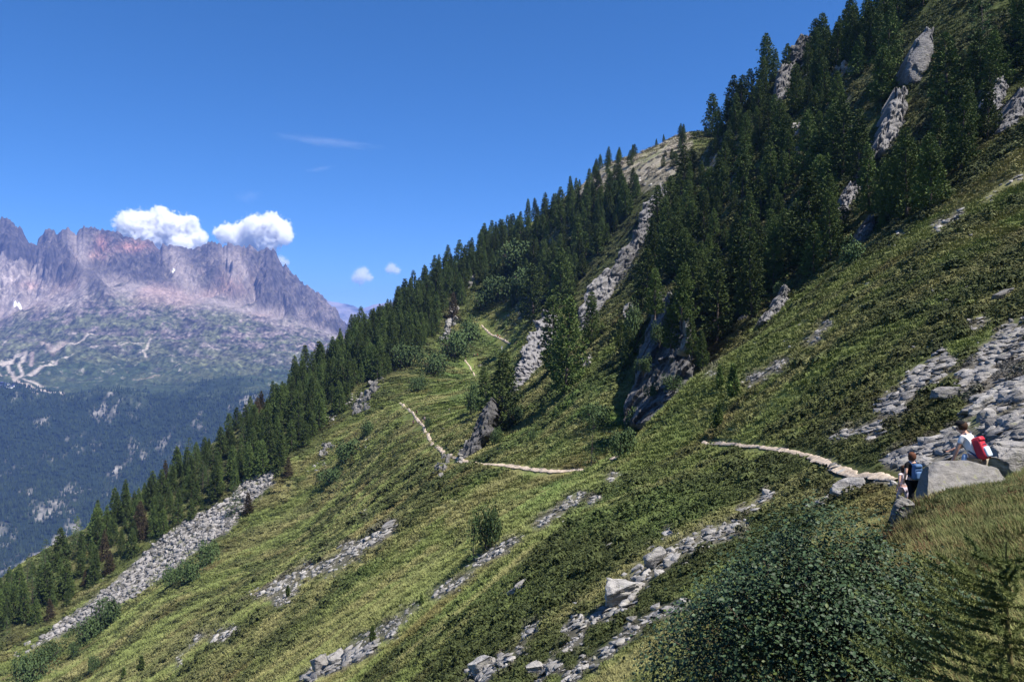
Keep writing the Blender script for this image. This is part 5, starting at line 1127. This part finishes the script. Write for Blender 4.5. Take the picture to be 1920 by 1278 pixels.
# ---------- the dark leafy bush in front ----------
def front_bush():
    r = np.random.RandomState(9)
    m, t, b = new_mat('glossy_dark_leaves', .55, .28); a = N(t, 'ShaderNodeAttribute', attribute_name='tint').outputs['Color']; L(t, a, b.inputs['Base Color'])
    cx, cy, rx, ry, rz = 2.72, 7.0, 1.58, 1.15, 1.34; zb = float(H(cx, cy)); ztop = (CY-985)/F*7.0; zc = ztop-rz*.97
    e = link('leafy_bush', None, None, (cx, cy, zb), label='large dark green leafy bush filling the lower right of the photo', cat='bush')
    nt_ = 6200; u = r.normal(size=(nt_, 3)); u /= np.linalg.norm(u, axis=1)[:, None]; u[:, 2] = np.where(u[:, 2] < -.45, -u[:, 2], u[:, 2])
    lump = 1+.36*fbm(u[:, 0]*2.6+3, u[:, 1]*2.3, u[:, 2]*2.3, o=3); rad = lump*np.maximum(r.rand(nt_)**.30, .38)*np.where(r.rand(nt_) < .04, r.uniform(1.06, 1.2, nt_), 1)
    px_ = u[:, 0]*rx*rad; pz_ = u[:, 2]*rz*rad
    pz_ = pz_-.10*np.abs(px_)**1.5
    lob = r.rand(nt_) < .36; px_ = np.where(lob, 1.32+.80*u[:, 0]*rad, px_); pz_ = np.where(lob, -.66+.66*u[:, 2]*rad, pz_)
    tip = np.stack([px_, u[:, 1]*ry*rad, pz_], 1)+np.array((0, 0, zc-zb))
    mb = MB()
    for i in range(22):
        a0 = r.uniform(0, 6.28); p0 = np.array((.25*math.cos(a0), .2*math.sin(a0), -.1)); q = tip[r.randint(nt_)]; mid_ = p0*.4+q*.45+np.array((0, 0, .25)); mb.tube([p0, mid_, p0*.12+q*.88], [.032, .02, .006], 5, False)
    for i in range(420):
        q = tip[r.randint(nt_)]; s = np.array((0, 0, zc-zb-.5)); p0 = s+(q-s)*r.uniform(.45, .7)+r.normal(0, .05, 3); mb.tube([p0, (p0+q)/2+r.normal(0, .03, 3), q], [.006, .004, .002], 3, False)
    mt, tt, bt = new_mat('reddish_twigs', .8, .2); L(tt, ramp(tt, noise(tt, 6, 4, .6, geo_pos(tt)), [(.35, (.06, .038, .03)), (.65, (.15, .10, .08))]), bt.inputs['Base Color'])
    link('branches', mb.mesh('bush_branches', mt), e)
    nl = 18; n = nt_*nl; o = np.repeat(tip, nl, 0); c = np.array((0, 0, zc-zb-.6)); out = o-c; out /= np.linalg.norm(out, axis=1)[:, None]
    pos = o+r.normal(0, .065, (n, 3)); up = out*.45+np.array((0, 0, .55))+r.normal(0, .42, (n, 3)); up /= np.linalg.norm(up, axis=1)[:, None]
    ax = np.cross(up, r.normal(size=(n, 3))); ax /= np.linalg.norm(ax, axis=1)[:, None]; sd = np.cross(up, ax); l = (.0148*r.uniform(.45, 1.45, n))[:, None]
    prof = [(-1, 0), (-.35, .62), (.4, .68), (1.0, 0)]; f_ = .18
    V = [pos+ax*l*-1, pos+ax*l*-.35+sd*l*.62+up*l*f_, pos+ax*l*.45+sd*l*.66+up*l*f_, pos+ax*l*1.05, pos+ax*l*.45-sd*l*.66+up*l*f_, pos+ax*l*-.35-sd*l*.62+up*l*f_]
    V = np.stack(V, 1).reshape(-1, 3); k = np.arange(n)[:, None]*6; Fq = np.concatenate([np.concatenate([k, k+1, k+2, k+3], 1), np.concatenate([k, k+3, k+4, k+5], 1)])
    col = np.array((.029, .053, .023))*r.uniform(.5, 1.6, (n, 1))+np.where(r.rand(n, 1) < .07, np.array((.025, .02, -.01)), 0); col = np.repeat(np.maximum(col, .008), 6, 0)
    link('foliage', mesh_np('bush_foliage', V, Fq, [m], False, attrs={'tint': ('FLOAT_COLOR', col)}), e)
front_bush()
def front_larch():
    r = np.random.RandomState(12); x, y = 2.58, 4.15; z = float(H(x, y)); hgt = 1.25
    e = link('young_larch', None, None, (x, y, z), label='feathery young larch cut off by the lower right corner', cat='tree'); mb = MB(); mb.tube([(0, 0, -.1), (.02, 0, .6), (.0, .02, hgt*.8), (.01, .02, hgt)], [.022, .016, .009, .003], 6); P = []; D = []
    for i in range(84):
        t = .10+.88*i/84; a = r.uniform(0, 6.28) if i % 3 else r.uniform(2.6, 4.2); l = (.74*(1-t)**.6+.10)*r.uniform(.75, 1.2); s = np.linspace(0, 1, 14); dz = .28*l*s-.20*l*s*s+.30*l*s**3
        pts = np.stack([math.cos(a)*l*s+.02*np.sin(5*s+i), math.sin(a)*l*s+.02*np.cos(4*s+i), hgt*t*.95+dz], 1); mb.tube(pts[::2], np.linspace(.004, .001, 7), 4, False)
        for q, w in zip(pts[1:], np.diff(pts, axis=0)):
            for k in range(24): P.append(q-w*r.rand()); D.append(r.normal(size=3)*.8+w/np.linalg.norm(w)*.9+np.array((0, 0, .25)))
    m2, t2, b2 = new_mat('larch_twig', .85, .1); L(t2, ramp(t2, noise(t2, 9, 4, .6, geo_pos(t2)), [(.35, (.10, .09, .04)), (.65, (.20, .17, .08))]), b2.inputs['Base Color']); link('trunk', mb.mesh('larch_trunk', m2), e)
    P = np.repeat(np.array(P), 3, 0); D = np.repeat(np.array(D), 3, 0)+r.normal(0, .45, (len(P), 3)); D /= np.linalg.norm(D, axis=1)[:, None]; n = len(P); l = r.uniform(.018, .034, n)[:, None]; sd = np.cross(D, r.normal(size=(n, 3))); sd /= np.linalg.norm(sd, axis=1)[:, None]; sd *= .0026
    V = np.stack([P-sd, P+sd, P+D*l], 1).reshape(-1, 3); m, t, b = new_mat('larch_needles_close', .7, .25); L(t, ramp(t, noise(t, 5, 4, .6, geo_pos(t)), [(.35, (.075, .10, .028)), (.65, (.16, .18, .055))]), b.inputs['Base Color'])
    link('crown', mesh_np('larch_needles', V, np.arange(n*3).reshape(-1, 3), [m]), e)
front_larch()

# ---------- walkers ----------
def skin(name, pts, edges, mats, sub=2):
    """one continuous tapered surface grown round a skeleton: pts name -> (x, y, z, radius)"""
    keys = list(pts); me = bpy.data.meshes.new(name); me.from_pydata([pts[k][:3] for k in keys], [(keys.index(a), keys.index(b)) for a, b in edges], [])
    o = bpy.data.objects.new(name, me); COL.objects.link(o); md = o.modifiers.new('s', 'SKIN'); sv = me.skin_vertices[0].data
    for k, v in zip(keys, sv): rr = pts[k][3]; v.radius = (rr, rr) if not hasattr(rr, '__len__') else rr; v.use_root = False
    sv[0].use_root = True; md.use_smooth_shade = True; s2 = o.modifiers.new('u', 'SUBSURF'); s2.levels = sub; s2.render_levels = sub
    dg = bpy.context.evaluated_depsgraph_get(); out = bpy.data.meshes.new_from_object(o.evaluated_get(dg)); bpy.data.objects.remove(o); bpy.data.meshes.remove(me); out.name = name
    out.materials.clear()
    for m in mats: out.materials.append(m)
    return out
def chain(pts, ks): return [(a, b) for a, b in zip(ks[:-1], ks[1:])]
M_SKIN = flat('sunburnt_skin', (.50, .28, .20), .55, .3, .06); M_SKIN2 = flat('fair_skin', (.60, .36, .28), .55, .3, .06)
M_BLACK = flat('black_cotton', (.012, .012, .014), .9, .1); M_WHITE = flat('white_cotton', (.74, .74, .74), .9, .1, .05); M_PINK = flat('pale_pink_cotton', (.70, .58, .60), .9, .1, .05)
M_BLUE = flat('blue_nylon', (.075, .15, .30), .6, .3, .12, 12); M_BLUED = flat('dark_blue_nylon', (.03, .06, .13), .6, .3); M_RED = flat('red_nylon', (.42, .022, .04), .55, .3); M_SILVER = flat('pale_blue_nylon', (.50, .60, .70), .5, .3, .06)
M_HAIRR = flat('auburn_hair', (.10, .04, .022), .8, .2, .4, 60); M_HAIRB = flat('brown_hair', (.05, .025, .015), .8, .2, .4, 60); M_KHAKI = flat('khaki_cotton', (.30, .26, .20), .9, .1); M_NAVY = flat('navy_cotton', (.02, .025, .06), .9, .1); M_ORANGE = flat('orange_jacket', (.55, .09, .03), .8, .2); M_GREYP = flat('grey_flowered_cotton', (.42, .36, .42), .9, .1, .5, 40); M_LBLUE = flat('light_blue_cotton', (.36, .50, .68), .9, .1); M_BOOT = flat('brown_leather', (.07, .045, .03), .7, .2); M_EYE = flat('dark_eye', (.02, .015, .012), .2, .5)
def person(h, pose, lean=(0, 0), arm_l=None, arm_r=None, slim=1.0, fingers=True, stride=.16):
    """joint positions of a walking figure facing +y, feet on z=0; lean: forward and sideways shift of the shoulders in heights"""
    k = h; s = slim; lf, ls = lean; J = {}
    def P(n, x, y, z, r): J[n] = (x*k, y*k, z*k, (r[0]*k*s, r[1]*k*s) if hasattr(r, '__len__') else r*k*s)
    def up(z): f = (z-.50)/.32; return (ls*f, lf*f)
    P('pelvis', 0, 0, .52, (.088, .066)); a = up(.62); P('waist', a[0], a[1], .62, (.074, .056)); a = up(.74); P('chest', a[0], a[1], .735, (.092, .066)); a = up(.81); P('collar', a[0], a[1], .805, (.066, .046))
    hx, hy = up(.84); P('neck', hx, hy, .845, .030); P('jaw', hx, hy+.012+.2*lf, .885, .044); P('skull', hx, hy+.008+.3*lf, .935, .056); P('crown', hx, hy+.3*lf, .968, .040); P('nose', hx, hy+.082+.3*lf, .905, .010)
    for sd, n in ((-1, 'l'), (1, 'r')):
        P('ear'+n, hx+sd*.056, hy+.3*lf, .91, .012); a = up(.80); P('sh'+n, a[0]+sd*.105, a[1], .80, .036)
        el, wr = (arm_l if n == 'l' else arm_r) or ((sd*.135, .0-.02, .63), (sd*.14, .07, .50)); P('el'+n, a[0]+el[0], a[1]+el[1], el[2], .025); P('wr'+n, a[0]+wr[0], a[1]+wr[1], wr[2], .017)
        e = np.array(J['el'+n][:3]); w = np.array(J['wr'+n][:3]); dv = (w-e)/np.linalg.norm(w-e)*k; sv = np.array((0, 1, 0.))*k*.011
        pm = w+dv*.032; J['pm'+n] = (*pm, (.020*k, .011*k))
        if fingers:
            for f, (off, ln) in enumerate(((-1.5, .034), (-.5, .040), (.5, .041), (1.5, .036))):
                q = pm+dv*.020+sv*off; J['fa%s%d' % (n, f)] = (*q, .0055*k); q2 = q+dv*ln*.6; J['fb%s%d' % (n, f)] = (*q2, .005*k); q3 = q2+dv*ln*.5+np.array((-sd*.006*k, 0, 0)); J['fc%s%d' % (n, f)] = (*q3, .0042*k)
            q = w+dv*.016+sv*1.7; J['ta'+n] = (*q, .0065*k); J['tb'+n] = (*(q+dv*.022+sv*1.0), .0055*k)
        st = stride*sd*pose; P('hip'+n, sd*.052, 0, .485, .058); P('kn'+n, sd*.056, st*.5+.03, .275, .038); P('an'+n, sd*.056, st, .045, .024); P('to'+n, sd*.062, st+.085, .02, .02)
    E = [('pelvis', 'waist'), ('waist', 'chest'), ('chest', 'collar'), ('collar', 'neck'), ('neck', 'jaw'), ('jaw', 'skull'), ('skull', 'crown'), ('jaw', 'nose')]
    for n in 'lr':
        E += [('skull', 'ear'+n), ('collar', 'sh'+n), ('sh'+n, 'el'+n), ('el'+n, 'wr'+n), ('wr'+n, 'pm'+n), ('pelvis', 'hip'+n), ('hip'+n, 'kn'+n), ('kn'+n, 'an'+n), ('an'+n, 'to'+n)]
        if fingers:
            for f in range(4): E += [('pm'+n, 'fa%s%d' % (n, f)), ('fa%s%d' % (n, f), 'fb%s%d' % (n, f)), ('fb%s%d' % (n, f), 'fc%s%d' % (n, f))]
            E += [('wr'+n, 'ta'+n), ('ta'+n, 'tb'+n)]
    return J, E
def grow(J, keys, g): return {k: (*J[k][:3], tuple(r*g for r in J[k][3]) if hasattr(J[k][3], '__len__') else J[k][3]*g) for k in keys}
def mid(J, a, b, t, r): pa, pb = np.array(J[a][:3]), np.array(J[b][:3]); return (*(pa+(pb-pa)*t), r)
def dress(e, J, h, shirt, legs, hair, hair_long=0, sleeves=.5, short=False, hat=None, boots=True, sub=2):
    T = grow(J, ['chest', 'pelvis', 'waist', 'collar', 'shl', 'shr'], 1.13); T['sll'] = mid(J, 'shl', 'ell', sleeves, .036*h); T['slr'] = mid(J, 'shr', 'elr', sleeves, .036*h)
    link('shirt', skin('shirt', T, [('chest', 'waist'), ('waist', 'pelvis'), ('chest', 'collar'), ('collar', 'shl'), ('collar', 'shr'), ('shl', 'sll'), ('shr', 'slr')], [shirt], sub), e)
    ks = ['pelvis', 'hipl', 'hipr', 'knl', 'knr']+([] if short else ['anl', 'anr']); T = grow(J, ks, 1.16)
    link('shorts' if short else 'trousers', skin('trousers', T, [('pelvis', 'hipl'), ('pelvis', 'hipr'), ('hipl', 'knl'), ('hipr', 'knr')]+([] if short else [('knl', 'anl'), ('knr', 'anr')]), [legs], sub), e)
    if boots:
        for n in 'lr': T = grow(J, ['an'+n, 'to'+n], 1.3); link('boot', skin('boot', T, [('an'+n, 'to'+n)], [M_BOOT], 1), e)
    c = np.array(J['skull'][:3]); r = np.random.RandomState(int(h*100)); mb = MB()
    u = np.array([(math.cos(a)*math.cos(b_), math.sin(a)*math.cos(b_), math.sin(b_)) for b_ in np.linspace(-1.2, 1.5, 12) for a in np.linspace(0, 2*math.pi, 25)[:-1]])
    f = 1+.10*r.rand(len(u)); front = (u[:, 1] > .35) & (u[:, 2] < .45); f = np.where(front, .80, f); V = c+np.array((0, -.012*h, .004*h))+u*np.array((.064, .070, .066))*h*f[:, None]
    V[:, 2] -= np.where((u[:, 2] < -.1) & ~front, hair_long*h, 0); i = np.arange(12*24).reshape(12, 24)
    mb.addnp(V, np.concatenate([np.stack([i[:-1, k], i[:-1, (k+1) % 24], i[1:, (k+1) % 24], i[1:, k]], 1) for k in range(24)])); link('hair', mb.mesh('hair', hair, True), e)
    if hat:
        mb = MB(); V = c+np.array((0, 0, .018*h))+u*np.array((.070, .076, .062))*h; V[:, 2] = np.maximum(V[:, 2], c[2]+.012*h); mb.addnp(V, np.concatenate([np.stack([i[:-1, k], i[:-1, (k+1) % 24], i[1:, (k+1) % 24], i[1:, k]], 1) for k in range(24)]))
        mb.box(c+np.array((0, .10*h, .014*h)), np.array((.048, .045, .006))*h, (-.25, 0, 0)); link('cap', mb.mesh('cap', hat, True), e)
    for sx in (-1, 1):
        mb = MB(); mb.box(c+np.array((sx*.022*h, .053*h, -.012*h)), np.array((.007, .004, .004))*h); link('eye', mb.mesh('eye', M_EYE), e)
def rounded(c, hs, rot=(0, 0, 0), taper=.8, n=3):
    bm = bmesh.new(); bmesh.ops.create_cube(bm, size=2); bmesh.ops.bevel(bm, geom=list(bm.edges), offset=.5, segments=3, profile=.6, affect='EDGES')
    m = np.array(Euler(rot).to_matrix()); V = np.array([v.co[:] for v in bm.verts]); V[:, :2] *= (1-(1-taper)*np.clip((V[:, 2:]+1)/2, 0, 1)); V = (V*np.array(hs))@m.T+np.array(c); bm.verts.index_update(); Fc = [[v.index for v in f.verts] for f in bm.faces]; bm.free(); return V, Fc
def pack(J, h, base_, rotz, label, main, pocket, strap, size=(.085, .06, .14), extra=None, up=0):
    """a rucksack on the walker's back: body, pocket, flap and two shoulder straps"""
    ch = np.array(J['chest'][:3]); wa = np.array(J['waist'][:3]); c = (ch*.55+wa*.45)+np.array((0, -(.066+size[1])*h, up*h)); tilt = math.atan2(ch[1]-wa[1], ch[2]-wa[2])
    e = link('backpack', None, None, base_, (0, 0, rotz), label=label, cat='backpack'); A = np.array(Euler((-tilt, 0, 0)).to_matrix())
    mb = MB(); mb.add(*rounded(c, np.array(size)*h, (-tilt, 0, 0), .82)); link('bag', mb.mesh('bag', main, True), e)
    mb = MB(); mb.add(*rounded(c+A@np.array((0, -size[1]*.85*h, -size[2]*.42*h)), np.array((size[0]*.78, size[1]*.45, size[2]*.46))*h, (-tilt, 0, 0), .95)); link('pocket', mb.mesh('pocket', pocket, True), e)
    mb = MB(); mb.add(*rounded(c+A@np.array((0, -size[1]*.25*h, size[2]*.80*h)), np.array((size[0]*.84, size[1]*.95, size[2]*.20))*h, (-tilt, 0, 0), .8)); link('flap', mb.mesh('flap', extra or main, True), e)
    mb = MB(); q = c+A@np.array((0, -size[1]*1.02*h, 0)); mb.tube([q+A@np.array((x*h, 0, z*h)) for x, z in ((-size[0]*.6, size[2]*.25), (0, size[2]*.3), (size[0]*.6, size[2]*.25))], .004*h, 5); mb.tube([c+A@np.array((x*h, 0, (size[2]*.98+z)*h)) for x, z in ((-.02, 0), (0, .025), (.02, 0))], .005*h, 5); link('zip', mb.mesh('zip', strap), e)
    for sd, n in ((-1, 'l'), (1, 'r')):
        sh = np.array(J['sh'+n][:3])*.62+np.array(J['collar'][:3])*.38; mb = MB(); mb.tube([c+A@np.array((sd*size[0]*.55*h, size[1]*.8*h, size[2]*.8*h)), sh+np.array((0, -.02*h, .048*h)), sh+np.array((0, .045*h, .022*h)), ch+np.array((sd*.085*h, .078*h, -.01*h)), wa+np.array((sd*.085*h, .02*h, .01*h)), c+A@np.array((sd*size[0]*.8*h, size[1]*.6*h, -size[2]*.8*h))], [.012*h]*6, 6); link('strap', mb.mesh('strap', strap, True), e)
def stand(J, E, base_, rotz, label, skinm, name='person', group=None, sub=2):
    e = link(name, skin('body', J, E, [skinm], sub), None, base_, (0, 0, rotz), label=label, cat='person', group=group); return e
def foot(px, py, d, h):                        # ground point under a walker
    x, y, z = p3(px, py, d); return (x, y, float(H(x, y))+.01)
# woman with the blue rucksack, walking away down the trail
h = 1.60; b0 = p3(1711, 848, 22); b0 = (b0[0], b0[1], b0[2]-h); rz = R(12)
J, E = person(h, 1, (.015, 0), arm_l=((-.145, -.03, .655), (-.125, .03, .53)), arm_r=((.15, -.02, .655), (.135, .04, .53)))
e = stand(J, E, b0, rz, 'woman with curly auburn hair in a black t-shirt walking away down the trail', M_SKIN2); dress(e, J, h, M_BLACK, M_BLACK, M_HAIRR, .015, .55)
pack(J, h, b0, rz, 'plain blue rucksack on the back of the walker in black', M_BLUE, M_BLUED if 0 else M_BLUE, M_BLUED, (.088, .055, .135))
# girl in front of her
h = 1.33; b1 = p3(1694, 872, 23.6); b1 = (b1[0], b1[1], b1[2]-h); rz = R(20)
J, E = person(h, -1, (.0, 0), arm_l=((-.15, -.03, .65), (-.16, .02, .50)), slim=.95)
e = stand(J, E, b1, rz, 'child in a pale pink top half hidden behind the walker in black', M_SKIN2); dress(e, J, h, M_PINK, M_GREYP, M_HAIRB, .04, .22, True)
# man in white, stooping to the boulder
h = 1.68; b2 = p3(1836, 797, 17.9); b2 = (b2[0]-.12, b2[1]-.1, b2[2]-h*.955); rz = R(38)
J, E = person(h, 1, (.13, -.02), arm_l=((-.15, .05, .64), (-.165, .10, .485)), arm_r=((.15, .08, .66), (.10, .20, .60)), slim=1.08)
e = stand(J, E, b2, rz, 'man in a white shirt and black cap stooping beside the flat boulder', M_SKIN); dress(e, J, h, M_WHITE, M_KHAKI, M_HAIRB, 0, .62, True, M_BLACK)
T = {'a': (*np.array(J['hipl'][:3])+np.array((-.05, .10, .10))*h, .03*h), 'b': (*np.array(J['hipl'][:3])+np.array((-.06, .11, -.02))*h, .045*h), 'c': (*np.array(J['hipl'][:3])+np.array((-.06, .11, -.10))*h, .03*h)}
link('tied_jacket', skin('tied_jacket', T, [('a', 'b'), ('b', 'c')], [M_LBLUE], 2), e)
pack(J, h, b2, rz, 'red and pale blue rucksack on the back of the stooping man', M_RED, M_SILVER, M_BLUED, (.095, .068, .15), M_RED, -.02)
# walkers far away
FAR = [(775,797,11,M_NAVY,M_BLACK,M_BLACK,'far walker in navy at the left of the group resting on the far trail'),(786,796,9,M_WHITE,M_KHAKI,M_HAIRB,'far walker in white in the middle of the group on the far trail'),(791,795,10,M_NAVY,M_NAVY,M_HAIRB,'far walker in dark blue beside the small bush on the far trail'),(796,793,11,M_PINK,M_NAVY,M_BLACK,'far walker in pale pink at the right of the group on the far trail'),(781,779,12,M_BLACK,M_BLACK,M_BLACK,'far walker in black coming up behind the resting group'),
 (890,692,12,M_BLACK,M_BLACK,M_HAIRB,'dark clothed far walker on the stony zigzag of the upper trail'),(873,676,9,M_BLACK,M_KHAKI,M_BLACK,'dark clothed far walker at the left bend of the upper zigzag'),(889,671,9,M_WHITE,M_NAVY,M_BLACK,'far walker in white next to the one in orange on the grassy slope'),(895,670,9,M_ORANGE,M_NAVY,M_HAIRB,'far walker in orange on the grassy slope'),(941,655,9,M_LBLUE,M_WHITE,M_HAIRB,'far walker in light blue under the upper trail'),(933,633,9.5,M_RED,M_BLACK,M_BLACK,'far walker in red on the upper trail'),(937,633,9.5,M_WHITE,M_RED,M_BLACK,'far walker in white and red on the upper trail')]
for i, (px, py, hp, sh, lg, hr, lab) in enumerate(FAR):
    p = hit(px, py); h = min(1.95, max(1.65, 1.1*hp/F*p[1])); J, E = person(h, 1 if i % 2 else -1, (.02, 0), slim=1.1, fingers=True); rz = R(40+35*i)
    e = stand(J, E, (p[0], p[1], p[2]+.12), rz, lab, M_SKIN, group='walkers on the far trail', sub=1); dress(e, J, h, sh, lg, hr, .01, .6, False, None, False, 1)
